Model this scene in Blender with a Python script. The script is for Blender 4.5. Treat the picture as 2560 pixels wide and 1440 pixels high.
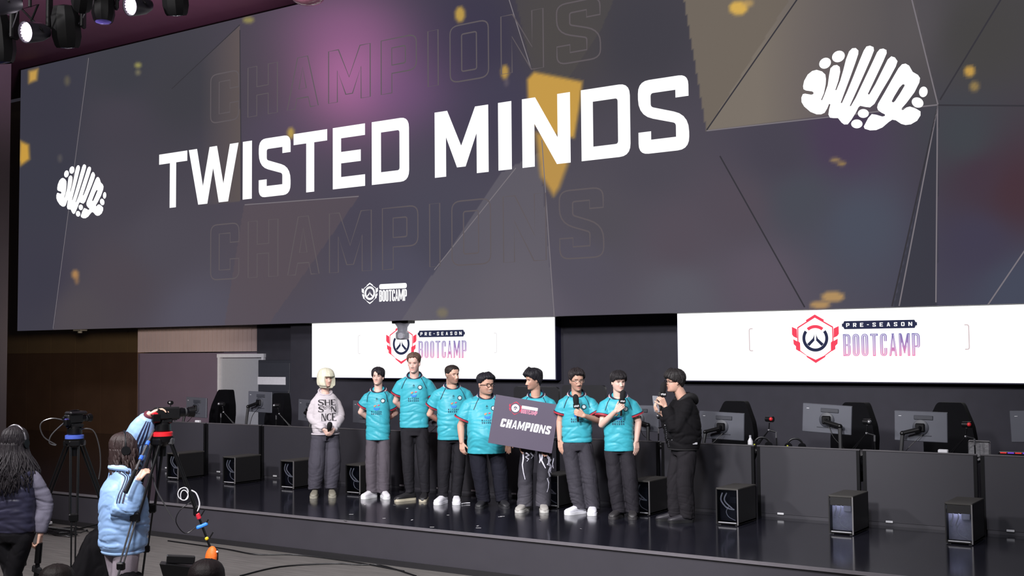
import bpy, bmesh, math, random
import numpy as np
from mathutils import Vector, Matrix, Euler, noise, geometry
from mathutils.bvhtree import BVHTree
for o in list(bpy.data.objects): bpy.data.objects.remove(o)
SC = bpy.context.scene; COL = SC.collection
R = math.radians; PI = math.pi
random.seed(7)

# ------------------------------------------------------------ camera, world, lights, exposure
def cam_axes(yaw, pitch, roll):
    a, p, r = R(yaw), R(pitch), R(roll)
    fw = Vector((-math.sin(a)*math.cos(p), math.cos(a)*math.cos(p), math.sin(p)))
    rt = Vector((math.cos(a), math.sin(a), 0)); up = rt.cross(fw)
    return math.cos(r)*rt-math.sin(r)*up, math.sin(r)*rt+math.cos(r)*up, fw
CR, CU, CF = cam_axes(33.9, 3.04, .5)
CO = Vector((0, 0, 2.34)); FPX = 2900.0
cd = bpy.data.cameras.new('camera'); cam = bpy.data.objects.new('camera', cd); COL.objects.link(cam)
cam.matrix_world = Matrix(((CR.x, CU.x, -CF.x, CO.x), (CR.y, CU.y, -CF.y, CO.y), (CR.z, CU.z, -CF.z, CO.z), (0, 0, 0, 1)))
cd.sensor_width = 36; cd.lens = 36*FPX/2560; cd.clip_end = 200
SC.camera = cam
SC.view_settings.view_transform = 'Standard'; SC.view_settings.look = 'None'
SC.view_settings.exposure = 0.0; SC.view_settings.gamma = 1.0; SC.view_settings.use_curve_mapping = False
W = bpy.data.worlds.new('hall'); SC.world = W; W.use_nodes = True
bg = W.node_tree.nodes['Background']; bg.inputs[0].default_value = (.62, .58, .75, 1); bg.inputs[1].default_value = .035

def lamp(name, kind, loc, tgt, power, color=(1, 1, 1), size=.3, angle=60, blend=.4):
    l = bpy.data.lights.new(name, kind); l.energy = power; l.color = color
    if kind == 'SPOT': l.spot_size = R(angle); l.spot_blend = blend; l.shadow_soft_size = size
    if kind == 'AREA': l.shape = 'DISK'; l.size = size
    o = bpy.data.objects.new(name, l); COL.objects.link(o); o.location = loc
    o.rotation_euler = (Vector(tgt)-Vector(loc)).to_track_quat('-Z', 'Y').to_euler()
    return o
# stage wash from the front truss above the audience: key from the left, fill from the right; unseen wall and floor fills added after it
lamp('wash_key', 'SPOT', (-13.5, 1.0, 8.0), (-8.0, 12.0, 1.2), 3300, (1, .96, .98), .4, 62, .5)
lamp('wash_mid', 'SPOT', (-4.0, .5, 6.5), (-8.2, 12.0, 1.3), 4700, (1, .98, .99), .5, 50, .5)
lamp('wash_right', 'SPOT', (-1.5, 2.0, 8.0), (-4.0, 12.5, 1.0), 1500, (.93, .95, 1), .4, 60, .6)
lamp('rear_wall_fill', 'SPOT', (-13.0, 2.0, 3.4), (-17.0, 15.6, 2.1), 2500, (1, .95, .98), .25, 34, .6)  # low unseen spot added to brighten the left rear wall
lamp('side_wall_fill', 'SPOT', (-11.5, 8.2, 3.0), (-22.0, 17.5, 2.2), 1800, (1, .84, .62), .25, 34, .9)  # low unseen warm spot added to lift the dark side wall
lamp('floor_fill_left', 'AREA', (-7.0, 2.0, 8.2), (-9.5, 9.0, .3), 640, (1, .97, .95), 1.5)  # unseen area light added to brighten the floor and stage front
lamp('floor_fill_right', 'AREA', (-2.0, 3.0, 8.2), (-4, 9.0, .0), 180, (.95, .95, 1), 1.5)  # weaker unseen partner on the right, added for the same purpose
lamp('ceiling_glow', 'SPOT', (-12.5, 9.0, 5.6), (-15.0, 10.5, 8.5), 1500, (.9, .55, .95), .3, 92, .9)

# ------------------------------------------------------------ tiny toolkit
def pxz(x, y, z):                       # the point at height z seen at photo pixel x, y
    d = CR*((x-1280)/FPX)-CU*((y-720)/FPX)+CF; return CO+d*((z-CO.z)/d.z)
def pxY(x, y, Y):                       # the point on the plane Y seen at photo pixel x, y
    d = CR*((x-1280)/FPX)-CU*((y-720)/FPX)+CF; return CO+d*(Y/d.y)
def pxd(x, y, dd):
    d = CR*((x-1280)/FPX)-CU*((y-720)/FPX)+CF; return CO+d*dd
def s2l(c): return tuple((v/255/12.92 if v/255 <= .04045 else ((v/255+.055)/1.055)**2.4) for v in c)

MATS = {}
def mat(name, rgb, rough=.55, metal=0., var=.12, scale=18., bump=0., emit=0., spec=.5, coat=0., bscale=None, zst=1.):
    """procedural material: noise-varied colour, roughness and optional fine bump (rgb is sRGB 0-255)"""
    if name in MATS: return MATS[name]
    m = bpy.data.materials.new(name); m.use_nodes = True; MATS[name] = m
    nt = m.node_tree; b = nt.nodes['Principled BSDF']; c = s2l(rgb)
    tc = nt.nodes.new('ShaderNodeTexCoord'); n = nt.nodes.new('ShaderNodeTexNoise'); n.inputs['Scale'].default_value = scale; n.inputs['Detail'].default_value = 4
    src = tc.outputs['Object']
    if zst != 1.:
        mp = nt.nodes.new('ShaderNodeMapping'); mp.inputs['Scale'].default_value = (1, 1, zst); nt.links.new(src, mp.inputs['Vector']); src = mp.outputs[0]
    nt.links.new(src, n.inputs['Vector'])
    mx = nt.nodes.new('ShaderNodeMix'); mx.data_type = 'RGBA'
    mx.inputs[6].default_value = (*[v*(1-var) for v in c], 1); mx.inputs[7].default_value = (*[min(1, v*(1+var)) for v in c], 1)
    nt.links.new(n.outputs['Fac'], mx.inputs[0]); nt.links.new(mx.outputs[2], b.inputs['Base Color'])
    b.inputs['Roughness'].default_value = rough; b.inputs['Metallic'].default_value = metal; b.inputs['Specular IOR Level'].default_value = spec
    b.inputs['Coat Weight'].default_value = coat
    if bump:
        n2 = nt.nodes.new('ShaderNodeTexNoise'); n2.inputs['Scale'].default_value = bscale or scale*4; n2.inputs['Detail'].default_value = 3
        nt.links.new(src, n2.inputs['Vector'])
        bp = nt.nodes.new('ShaderNodeBump'); bp.inputs['Strength'].default_value = bump; bp.inputs['Distance'].default_value = .01
        nt.links.new(n2.outputs['Fac'], bp.inputs['Height']); nt.links.new(bp.outputs['Normal'], b.inputs['Normal'])
    if emit:
        nt.links.new(mx.outputs[2], b.inputs['Emission Color']); b.inputs['Emission Strength'].default_value = emit
    return m
def glow(name, rgb, k=1.):              # a lit display or lamp face
    if name in MATS: return MATS[name]
    m = bpy.data.materials.new(name); m.use_nodes = True; MATS[name] = m; nt = m.node_tree; nt.nodes.remove(nt.nodes['Principled BSDF'])
    e = nt.nodes.new('ShaderNodeEmission'); e.inputs[0].default_value = (*s2l(rgb), 1); e.inputs[1].default_value = k
    nt.links.new(e.outputs[0], nt.nodes['Material Output'].inputs[0]); return m
def glowv(name, k=1.):
    if name in MATS: return MATS[name]
    m = glow(name, (255, 255, 255), k); nt = m.node_tree; a = nt.nodes.new('ShaderNodeAttribute'); a.attribute_name = 'Col'
    nt.links.new(a.outputs['Color'], nt.nodes['Emission'].inputs[0]); return m
def matv(name, rough=.6, var=.1, scale=60., bump=0., spec=.4, sss=0., sheen=0., stretch=(1, 1, 1)):
    """procedural material over per-vertex dye colours"""
    if name in MATS: return MATS[name]
    m = bpy.data.materials.new(name); m.use_nodes = True; MATS[name] = m; nt = m.node_tree; b = nt.nodes['Principled BSDF']
    a = nt.nodes.new('ShaderNodeAttribute'); a.attribute_name = 'Col'; tc = nt.nodes.new('ShaderNodeTexCoord')
    mp = nt.nodes.new('ShaderNodeMapping'); mp.inputs['Scale'].default_value = stretch; nt.links.new(tc.outputs['Object'], mp.inputs['Vector'])
    n = nt.nodes.new('ShaderNodeTexNoise'); n.inputs['Scale'].default_value = scale; nt.links.new(mp.outputs[0], n.inputs['Vector'])
    mr = nt.nodes.new('ShaderNodeMapRange'); mr.inputs[3].default_value = 1-var; mr.inputs[4].default_value = 1+var; nt.links.new(n.outputs['Fac'], mr.inputs[0])
    mx = nt.nodes.new('ShaderNodeVectorMath'); mx.operation = 'SCALE'; nt.links.new(a.outputs['Color'], mx.inputs[0]); nt.links.new(mr.outputs[0], mx.inputs['Scale'])
    nt.links.new(mx.outputs[0], b.inputs['Base Color']); b.inputs['Roughness'].default_value = rough; b.inputs['Specular IOR Level'].default_value = spec
    if sss: b.inputs['Subsurface Weight'].default_value = sss; b.inputs['Subsurface Radius'].default_value = (.012, .005, .003)
    if sheen: b.inputs['Sheen Weight'].default_value = sheen
    if bump:
        bp = nt.nodes.new('ShaderNodeBump'); bp.inputs['Strength'].default_value = bump; bp.inputs['Distance'].default_value = .004
        nt.links.new(n.outputs['Fac'], bp.inputs['Height']); nt.links.new(bp.outputs['Normal'], b.inputs['Normal'])
    return m

def link(name, me, m=None, parent=None, kind=None, label=None):
    o = bpy.data.objects.new(name, me); COL.objects.link(o)
    if m is not None and me is not None:
        for q in (m if isinstance(m, (list, tuple)) else [m]): me.materials.append(q)
    if parent is not None: o.parent = parent
    if kind: o['kind'] = kind
    if label: o['label'] = label
    return o
def thing(name, label, cat, loc=(0, 0, 0), rz=0., group=None):
    o = bpy.data.objects.new(name, None); COL.objects.link(o); o.location = loc; o.rotation_euler = (0, 0, rz); o.empty_display_size = .05
    o['label'] = label; o['category'] = cat
    if group: o['group'] = group
    return o
def tag(o, label, cat, group=None):
    o['label'] = label; o['category'] = cat
    if group: o['group'] = group
    return o
def dup(root, label, loc, rz=None):
    def cp(o, par):
        c = o.copy(); COL.objects.link(c)
        if par: c.parent = par
        for ch in kids[o.name]: cp(ch, c)
        return c
    kids = {}
    def walk(o):
        kids[o.name] = list(o.children)
        for ch in o.children: walk(ch)
    walk(root); r = cp(root, None); r.location = loc; r['label'] = label
    if rz is not None: r.rotation_euler = (0, 0, rz)
    return r

class MB:
    """collects verts / faces of one part"""
    def __init__(s): s.v = []; s.f = []; s.M = None
    def add(s, vs, fs):
        k = len(s.v)
        if s.M is not None: vs = [s.M @ Vector(p) for p in vs]
        s.v.extend([tuple(p) for p in vs]); s.f.extend([tuple(i+k for i in f) for f in fs]); return s
    def box(s, c, d, M=None, ch=0.):
        hx, hy, hz = d[0]/2, d[1]/2, d[2]/2; vs = []; fs = []
        if ch <= 0:
            vs = [(x, y, z) for z in (-hz, hz) for y in (-hy, hy) for x in (-hx, hx)]
            fs = [(0, 2, 3, 1), (4, 5, 7, 6), (0, 1, 5, 4), (2, 6, 7, 3), (0, 4, 6, 2), (1, 3, 7, 5)]
        else:
            b = min(ch, hx*.9, hy*.9, hz*.9); ix = {}
            for sx in (-1, 1):
                for sy in (-1, 1):
                    for sz in (-1, 1):
                        for a in range(3):
                            e = [hx-b, hy-b, hz-b]; e[a] = (hx, hy, hz)[a]
                            ix[sx, sy, sz, a] = len(vs); vs.append((sx*e[0], sy*e[1], sz*e[2]))
            def q(ids, n):
                p = [Vector(vs[i]) for i in ids]
                nn = (p[1]-p[0]).cross(p[2]-p[0])
                fs.append(tuple(ids) if nn.dot(Vector(n)) > 0 else tuple(reversed(ids)))
            for a in range(3):
                u, w = [(1, 2), (0, 2), (0, 1)][a]
                for sg in (-1, 1):
                    ids = []
                    for (p, r_) in ((-1, -1), (1, -1), (1, 1), (-1, 1)):
                        k = [0, 0, 0]; k[a] = sg; k[u] = p; k[w] = r_; ids.append(ix[k[0], k[1], k[2], a])
                    n = [0, 0, 0]; n[a] = sg; q(ids, n)
            for a in range(3):
                u, w = [(1, 2), (0, 2), (0, 1)][a]
                for p in (-1, 1):
                    for r_ in (-1, 1):
                        k0 = [0, 0, 0]; k0[u] = p; k0[w] = r_; k1 = list(k0); k0[a] = -1; k1[a] = 1; n = [0, 0, 0]; n[u] = p; n[w] = r_
                        q([ix[(*k0, u)], ix[(*k1, u)], ix[(*k1, w)], ix[(*k0, w)]], n)
            for sx in (-1, 1):
                for sy in (-1, 1):
                    for sz in (-1, 1): q([ix[sx, sy, sz, a] for a in range(3)], (sx, sy, sz))
        T = Matrix.Translation(Vector(c)) @ (M.to_4x4() if M is not None else Matrix.Identity(4))
        return s.add([T @ Vector(p) for p in vs], fs)
    def loft(s, rings, caps=True, closed=False):
        n = len(rings[0]); vs = [p for r in rings for p in r]; fs = []
        for i in range(len(rings)-1 if not closed else len(rings)):
            j = (i+1) % len(rings)
            for k in range(n): fs.append((i*n+k, i*n+(k+1) % n, j*n+(k+1) % n, j*n+k))
        if caps and not closed: fs.append(tuple(reversed(range(n)))); fs.append(tuple((len(rings)-1)*n+k for k in range(n)))
        return s.add(vs, fs)
    def tube(s, pts, r, seg=8, caps=True, closed=False, sq=(1, 1)):
        P = [Vector(p) for p in pts]; n = len(P); rr = [r]*n if not isinstance(r, (list, tuple)) else r
        rings = []; prev = None
        for i in range(n):
            if closed: t = P[(i+1) % n]-P[i-1]
            else: t = P[min(i+1, n-1)]-P[max(i-1, 0)]
            t.normalize()
            if prev is None:
                a = Vector((0, 0, 1)) if abs(t.z) < .9 else Vector((1, 0, 0)); u = t.cross(a).normalized()
            else: u = (prev-t*prev.dot(t)).normalized()
            prev = u; w = t.cross(u)
            rings.append([P[i]+(u*math.cos(2*PI*k/seg)*sq[0]+w*math.sin(2*PI*k/seg)*sq[1])*rr[i] for k in range(seg)])
        return s.loft(rings, caps, closed)
    def cone(s, a, b, ra, rb, seg=12):      # a limb segment: tapered tube with round ends
        a, b = Vector(a), Vector(b); t = (b-a); L = t.length; t = t.normalized() if L > 1e-6 else Vector((0, 0, 1))
        pts, rr = [], []
        for k in range(4): an = PI/2*(1-k/4)*.98; pts.append(a-t*ra*math.sin(an)); rr.append(ra*math.cos(an))
        pts += [a, b]; rr += [ra, rb]
        for k in range(1, 5): an = PI/2*k/4*.98; pts.append(b+t*rb*math.sin(an)); rr.append(rb*math.cos(an))
        q = [(pts[0], rr[0])]
        for p, r in zip(pts[1:], rr[1:]):
            if (p-q[-1][0]).length > 1e-5: q.append((p, r))
        return s.tube([p for p, _ in q], [max(r, 1e-4) for _, r in q], seg)
    def ball(s, c, r, seg=16, rings=10, M=None):
        r = (r, r, r) if not isinstance(r, (list, tuple)) else r; rg = []
        for i in range(rings+1):
            th = PI*(i+.02)/(rings+.04); rg.append([(math.sin(th)*math.cos(2*PI*k/seg)*r[0], math.sin(th)*math.sin(2*PI*k/seg)*r[1], -math.cos(th)*r[2]) for k in range(seg)])
        T = Matrix.Translation(Vector(c)) @ (M.to_4x4() if M is not None else Matrix.Identity(4))
        return s.loft([[T @ Vector(p) for p in q] for q in rg])
    def lathe(s, prof, M=None, seg=20):
        M = M or Matrix.Identity(4)
        return s.loft([[M @ Vector((r*math.cos(2*PI*k/seg), r*math.sin(2*PI*k/seg), z)) for k in range(seg)] for r, z in prof])
    def flat(s, loops, fn):
        """fill 2-D loops (outer + holes) and lay them through fn(u, v) -> point"""
        pts = [p for l in loops for p in l]; tris = geometry.tessellate_polygon([[Vector((p[0], p[1], 0)) for p in l] for l in loops])
        vs = [fn(*p) for p in pts]; fs = []
        for t in tris:
            a, b, c = [pts[i] for i in t]; ar = (b[0]-a[0])*(c[1]-a[1])-(b[1]-a[1])*(c[0]-a[0])
            if abs(ar) > 1e-12: fs.append(tuple(t) if ar > 0 else tuple(reversed(t)))
        return s.add(vs, fs)
    def slab(s, loops, fn0, fn1):
        """solid of filled loops between two layings (front fn0 facing out, back fn1)"""
        s.flat(loops, fn0); k = len(s.f); s.flat(loops, fn1); s.f[k:] = [tuple(reversed(f)) for f in s.f[k:]]
        for l in loops:
            ar = sum(l[i-1][0]*l[i][1]-l[i][0]*l[i-1][1] for i in range(len(l))); n = len(l)
            vs = [fn0(*p) for p in l]+[fn1(*p) for p in l]
            s.add(vs, [((i, n+i, n+(i+1) % n, (i+1) % n)) for i in range(n)] if ar > 0 or True else [])
        return s
    def mesh(s, name, angle=35, smooth=True):
        me = bpy.data.meshes.new(name); me.from_pydata(s.v, [], s.f); me.update()
        if smooth:
            me.shade_smooth()
            if angle: me.set_sharp_from_angle(angle=R(angle))
        return me
    def build(s, name, m, parent=None, angle=35, smooth=True, kind=None, label=None, fixn=False):
        me = s.mesh(name, angle, smooth)
        if fixn:
            bm = bmesh.new(); bm.from_mesh(me); bmesh.ops.recalc_face_normals(bm, faces=bm.faces); bm.to_mesh(me); bm.free()
        return link(name, me, m, parent, kind, label)
def setcol(me, cols):
    a = me.color_attributes.new('Col', 'FLOAT_COLOR', 'POINT'); c = np.ones((len(me.vertices), 4), np.float32); c[:, :3] = cols
    a.data.foreach_set('color', c.ravel())
def rot(ax, ang): return Matrix.Rotation(ang, 3, ax)
def catmull(P, n=6, closed=False):
    P = [Vector(p) for p in P]; out = []; N = len(P)
    for i in range(N if closed else N-1):
        a, b, c, d = (P[(i-1) % N], P[i], P[(i+1) % N], P[(i+2) % N]) if closed else (P[max(i-1, 0)], P[i], P[i+1], P[min(i+2, N-1)])
        for k in range(n):
            t = k/n; out.append(.5*((2*b)+(c-a)*t+(2*a-5*b+4*c-d)*t*t+(3*b-a-3*c+d)*t**3))
    if not closed: out.append(P[-1])
    return out
# ------------------------------------------------------------ block lettering (flat print)
def rnd(pts, n=5):
    """round the corners flagged with a third value (radius)"""
    out = []; N = len(pts)
    for i, p in enumerate(pts):
        if len(p) < 3 or p[2] <= 0: out.append((p[0], p[1])); continue
        a, b, c = Vector(pts[i-1][:2]), Vector(p[:2]), Vector(pts[(i+1) % N][:2]); u, w = (a-b), (c-b)
        r = min(p[2], u.length*.49, w.length*.49); A, C = b+u.normalized()*r, b+w.normalized()*r
        for k in range(n+1):
            t = k/n; q = A*(1-t)**2+b*2*t*(1-t)+C*t*t; out.append((q.x, q.y))
    return out
def glyph(ch, w, s, h, r=.17):
    """loops of one capital, cap height 1, width w, stem s, bar h"""
    q = r*.25
    if ch == 'T': L = [[(0, 1), (0, 1-h), ((w-s)/2, 1-h), ((w-s)/2, 0), ((w+s)/2, 0), ((w+s)/2, 1-h), (w, 1-h), (w, 1)]]
    elif ch == 'I': L = [[(0, 0), (w, 0), (w, 1), (0, 1)]]
    elif ch == '-': L = [[(0, .42), (w, .42), (w, .6), (0, .6)]]
    elif ch == 'E': L = [[(0, 0), (w, 0), (w, h), (s, h), (s, .5-h/2), (w*.87, .5-h/2), (w*.87, .5+h/2), (s, .5+h/2), (s, 1-h), (w, 1-h), (w, 1), (0, 1)]]
    elif ch == 'D': L = [[(0, 0), (w, 0, r), (w, 1, r), (0, 1)], [(s, h), (s, 1-h), (w-s, 1-h, q), (w-s, h, q)]]
    elif ch == 'O': L = [[(0, 0, r), (w, 0, r), (w, 1, r), (0, 1, r)], [(s, h, q), (s, 1-h, q), (w-s, 1-h, q), (w-s, h, q)]]
    elif ch == 'C': L = [[(0, 0, r), (w, 0, r), (w, .36), (w-s, .36), (w-s, h), (s, h), (s, 1-h), (w-s, 1-h), (w-s, .66), (w, .66), (w, 1, r), (0, 1, r)]]
    elif ch == 'S': L = [[(0, 0, r), (w, 0, r), (w, .46, r*1.5), (s, .63, q), (s, 1-h, q), (w-s, 1-h), (w-s, .71), (w, .71), (w, 1, r), (0, 1, r), (0, .53, r*1.5), (w-s, .37, q), (w-s, h), (s, h), (s, .3), (0, .3)]]
    elif ch == 'W': L = [[(0, 1), (.2*w, 0), (.385*w, 0), (.5*w, .62), (.615*w, 0), (.8*w, 0), (w, 1), (.83*w, 1), (.705*w, .32), (.575*w, 1), (.425*w, 1), (.295*w, .32), (.17*w, 1)]]
    elif ch == 'M': L = [[(0, 0), (.215*w, 0), (.215*w, .6), (.42*w, .12), (.58*w, .12), (.785*w, .6), (.785*w, 0), (w, 0), (w, 1), (.76*w, 1), (.5*w, .44), (.24*w, 1), (0, 1)]]
    elif ch == 'N': L = [[(0, 0), (.26*w, 0), (.26*w, .62), (.72*w, 0), (w, 0), (w, 1), (.74*w, 1), (.74*w, .38), (.28*w, 1), (0, 1)]]
    elif ch == 'H': L = [[(0, 0), (s, 0), (s, .5-h/2), (w-s, .5-h/2), (w-s, 0), (w, 0), (w, 1), (w-s, 1), (w-s, .5+h/2), (s, .5+h/2), (s, 1), (0, 1)]]
    elif ch == 'A': L = [[(0, 0), (.25*w, 0), (.32*w, .2), (.68*w, .2), (.75*w, 0), (w, 0), (.66*w, 1), (.34*w, 1)], [(.38*w, .38), (.5*w, .8), (.62*w, .38)]]
    elif ch == 'P': L = [[(0, 0), (s, 0), (s, .36), (w, .36, r), (w, 1, r), (0, 1)], [(s, .36+h*.9), (s, 1-h), (w-s, 1-h, q), (w-s, .36+h*.9, q)]]
    elif ch == 'R': L = [[(0, 0), (s, 0), (s, .36), (w*.45, .36), (w-s, 0), (w, 0), (w*.8, .38), (w, .5, r*.6), (w, 1, r), (0, 1)], [(s, .36+h), (s, 1-h), (w-s, 1-h, q), (w-s, .36+h, q)]]
    elif ch == 'B': L = [[(0, 0), (w, 0, r), (w, .46, r*.5), (w*.9, .52), (w, .6, r*.5), (w, 1, r), (0, 1)], [(s, h), (s, .5-h*.4), (w-s, .5-h*.4), (w-s, h)], [(s, .5+h*.4), (s, 1-h), (w-s, 1-h), (w-s, .5+h*.4)]]
    elif ch == 'Y': L = [[(0, 1), (.5*w-s/2, .45), (.5*w-s/2, 0), (.5*w+s/2, 0), (.5*w+s/2, .45), (w, 1), (w-s*1.1, 1), (.5*w, .62), (s*1.1, 1)]]
    else: return []
    return [rnd(l) for l in L]
def word(mb, text, x0, z0, width, height, fn, s=.2, h=.2, gap=.13, ws=None, slant=0., r=.17):
    """a word filling width x height from (x0, z0), every letter filled"""
    ww = [(ws or {}).get(c, {'I': s, ' ': .3, 'M': .72, 'W': .9, 'N': .62, '-': .3}.get(c, .56)) for c in text]
    k = width/(sum(ww)+gap*(len(text)-1)); x = 0.
    for c, w in zip(text, ww):
        L = glyph(c, w, s, h, r)
        if L: mb.flat([[(x0+(x+p[0])*k+p[1]*slant*height, z0+p[1]*height) for p in l] for l in L], fn)
        x += w+gap
def ribbon(mb, loop, wd, fn, closed=True):
    """a line of width wd along a 2-D loop"""
    P = [Vector(p) for p in loop]; n = len(P); a = []; b = []
    for i in range(n):
        p0, p1 = (P[i-1], P[(i+1) % n]) if closed else (P[max(i-1, 0)], P[min(i+1, n-1)])
        t = (p1-p0); t = t.normalized() if t.length > 1e-9 else Vector((1, 0)); m = Vector((-t.y, t.x))*wd/2
        a.append(P[i]+m); b.append(P[i]-m)
    vs = [fn(*p) for p in a]+[fn(*p) for p in b]; fs = [(i, n+i, n+(i+1) % n, (i+1) % n) for i in range(n if closed else n-1)]
    mb.add(vs, fs)
def arc(cx, cy, r0, r1, a0, a1, n=24, kx=1.):
    A = [a0+(a1-a0)*i/n for i in range(n+1)]
    return [(cx+math.cos(R(a))*r1*kx, cy+math.sin(R(a))*r1) for a in A]+[(cx+math.cos(R(a))*r0*kx, cy+math.sin(R(a))*r0) for a in reversed(A)]
def emblem(cx, cz, u):
    """shield emblem: ring with two legs inside a winged hexagon; u = ring radius. returns red loops, dark loops"""
    def T(pts): return [(cx+(x-665)/222*u, cz-(y-510)/222*u) for x, y in pts]
    mir = lambda pts: [(1330-x, y) for x, y in pts]
    red = []; dark = []
    red.append([T([(665, 112), (820, 203), (812, 226), (972, 320), (975, 562), (945, 592), (942, 722), (832, 800), (828, 822), (672, 918), (665, 922), (512, 822), (508, 800), (388, 722), (385, 592), (355, 562), (358, 320), (518, 226), (510, 203)]),
                T([(665, 165), (520, 250), (376, 336), (374, 556), (402, 584), (404, 712), (520, 800), (665, 868), (810, 800), (926, 712), (928, 584), (956, 556), (954, 336), (810, 250)])])
    for f in (lambda p: p, mir):
        red.append([T(f([(980, 352), (1066, 312), (1066, 440), (1040, 476), (976, 506)]))]); red.append([T(f([(962, 566), (1046, 520), (1040, 604), (1002, 640), (1002, 692), (942, 728), (942, 592)]))])
    red.append([arc(cx, cz, u*.765, u, 50, 130)])
    dark.append([arc(cx, cz, u*.765, u, 143, 397, 48)])
    for f in (lambda p: p, mir): dark.append([T(f([(648, 425), (650, 548), (560, 640), (523, 604), (622, 512), (640, 470)]))])
    return red, dark
BRAIN = [[(487,700),(500,640),(540,570),(590,530),(640,517),(700,535),(738,570),(745,620),(742,680),(722,780),(690,855),(700,860),(730,790),(765,690),(780,580),(795,500),(830,468),(870,462),(900,485),(905,540),(885,640),(850,745),(862,745),(905,640),(940,520),(970,400),(1005,310),(1040,275),(1080,272),(1110,300),(1108,340),(1075,440),(1010,620),(950,780),(910,890),(925,890),(980,770),(1050,600),(1120,420),(1170,300),(1200,255),(1240,245),(1280,262),(1285,300),(1250,390),(1180,550),(1100,730),(1012,925),(1025,925),(1080,830),(1170,640),(1260,450),(1320,320),(1350,285),(1390,278),(1425,295),(1428,330),(1390,420),(1310,590),(1215,790),(1232,795),(1300,680),(1370,540),(1440,400),(1480,365),(1520,378),(1550,420),(1530,480),(1460,610),(1370,760),(1290,900),(1240,940),(1190,935),(1130,922),(1110,940),(1080,1000),(1030,1080),(990,1130),(950,1132),(920,1110),(880,1060),(830,1060),(790,1055),(772,1020),(780,960),(795,905),(780,900),(760,950),(730,1000),(690,1018),(640,1018),(570,990),(500,930),(470,880),(468,830),(485,790),(510,785),(580,797),(603,790),(605,772),(590,760),(520,750),(492,735)]]
BRAIN2 = [[(1320,940),(1330,900),(1400,780),(1490,620),(1560,500),(1600,455),(1640,447),(1680,470),(1720,540),(1780,575),(1803,610),(1795,660),(1740,770),(1650,890),(1597,950),(1597,968),(1615,968),(1650,940),(1690,930),(1760,955),(1808,985),(1808,1030),(1770,1090),(1700,1130),(1640,1138),(1590,1125),(1530,1085),(1490,1078),(1450,1105),(1380,1165),(1310,1195),(1240,1198),(1180,1180),(1170,1155),(1220,1060),(1260,1015),(1310,1022),(1380,1043),(1408,1035),(1408,1018),(1370,1000),(1330,970)],
          [(1484,872),(1500,885),(1520,870),(1580,780),(1630,695),(1625,680),(1605,682),(1570,720),(1510,820)]]
BRAIN3 = [(735,443,70,58,-35),(885,367,75,62,-30),(1840,765,48,60,10),(1775,885,68,56,25),(1165,1008,62,50,0),(1092,1125,64,50,0)]
def brain_loops():
    """the finger-stroke roundel, in photo-zoom units on its upright plane"""
    out = [BRAIN, BRAIN2]
    for x, y, a, b, r in BRAIN3:
        c, s = math.cos(R(r)), math.sin(R(r)); out.append([[(x+c*a*math.cos(t)-s*b*math.sin(t), y+s*a*math.cos(t)+c*b*math.sin(t)) for t in [2*PI*k/20 for k in range(20)]]])
    return out

# ------------------------------------------------------------ the setting
SZ = .44                                              # stage deck height
M_floor = mat('floor_wood', (104, 101, 99), .45, var=.5, scale=2.2, bump=.1)
nt = M_floor.node_tree                                # pale streaks of a wood-print vinyl, running along the hall
mpn = nt.nodes.new('ShaderNodeMapping'); mpn.inputs['Scale'].default_value = (1.0, 11, 1); mpn.inputs['Rotation'].default_value = (0, 0, R(14))
nt.links.new(nt.nodes['Texture Coordinate'].outputs['Object'], mpn.inputs['Vector']); nt.links.new(mpn.outputs[0], nt.nodes['Noise Texture'].inputs['Vector'])
M_deck = mat('stage_gloss', (30, 30, 39), .125, var=.3, scale=2.5, spec=.6)
M_fascia = mat('stage_fascia', (54, 52, 59), .5, var=.12, scale=4, bump=.05)
M_trim = mat('stage_trim', (120, 116, 122), .4, .4)
M_black = mat('black_drape', (40, 39, 49), .8, var=.2, scale=6)
M_wallhi = mat('wall_panel_beige', (164, 146, 146), .7, var=.1, scale=3)
M_walllo = mat('wall_panel_brown', (98, 86, 102), .65, var=.12, scale=2)
M_wallside = mat('wall_side_wood_unlit', (92, 68, 54), .6, var=.25, scale=2)  # wood brown, also darkened in colour to stand for the unlit wall
M_wallside2 = mat('wall_side_wood_unlit_pale', (122, 102, 78), .6, var=.15, scale=2)  # upper band of the unlit wall, its shade likewise in the colour
M_ceil = mat('ceiling_board', (118, 84, 92), .7, var=.12, scale=2)
def room(name, c, d, m, parent=None, ch=0):
    o = MB().box(c, d, ch=ch).build(name, m, parent, smooth=False); 
    if parent is None: o['kind'] = 'structure'
    return o
room('floor', (-14, 4, -.05), (44, 26, .1), M_floor)
st = room('stage', (-14, 14.2, .205), (36, 8.64, .41), M_fascia)
deck = room('stage_deck', (-14, 14.19, .425), (36, 8.66, .03), M_deck, st)
room('edge_trim', (-14, 9.858, .428), (36, .012, .03), M_trim, st)
room('kick_strip', (-14, 9.868, .03), (36, .02, .06), mat('kick_black', (30, 29, 32), .5), st)
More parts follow.
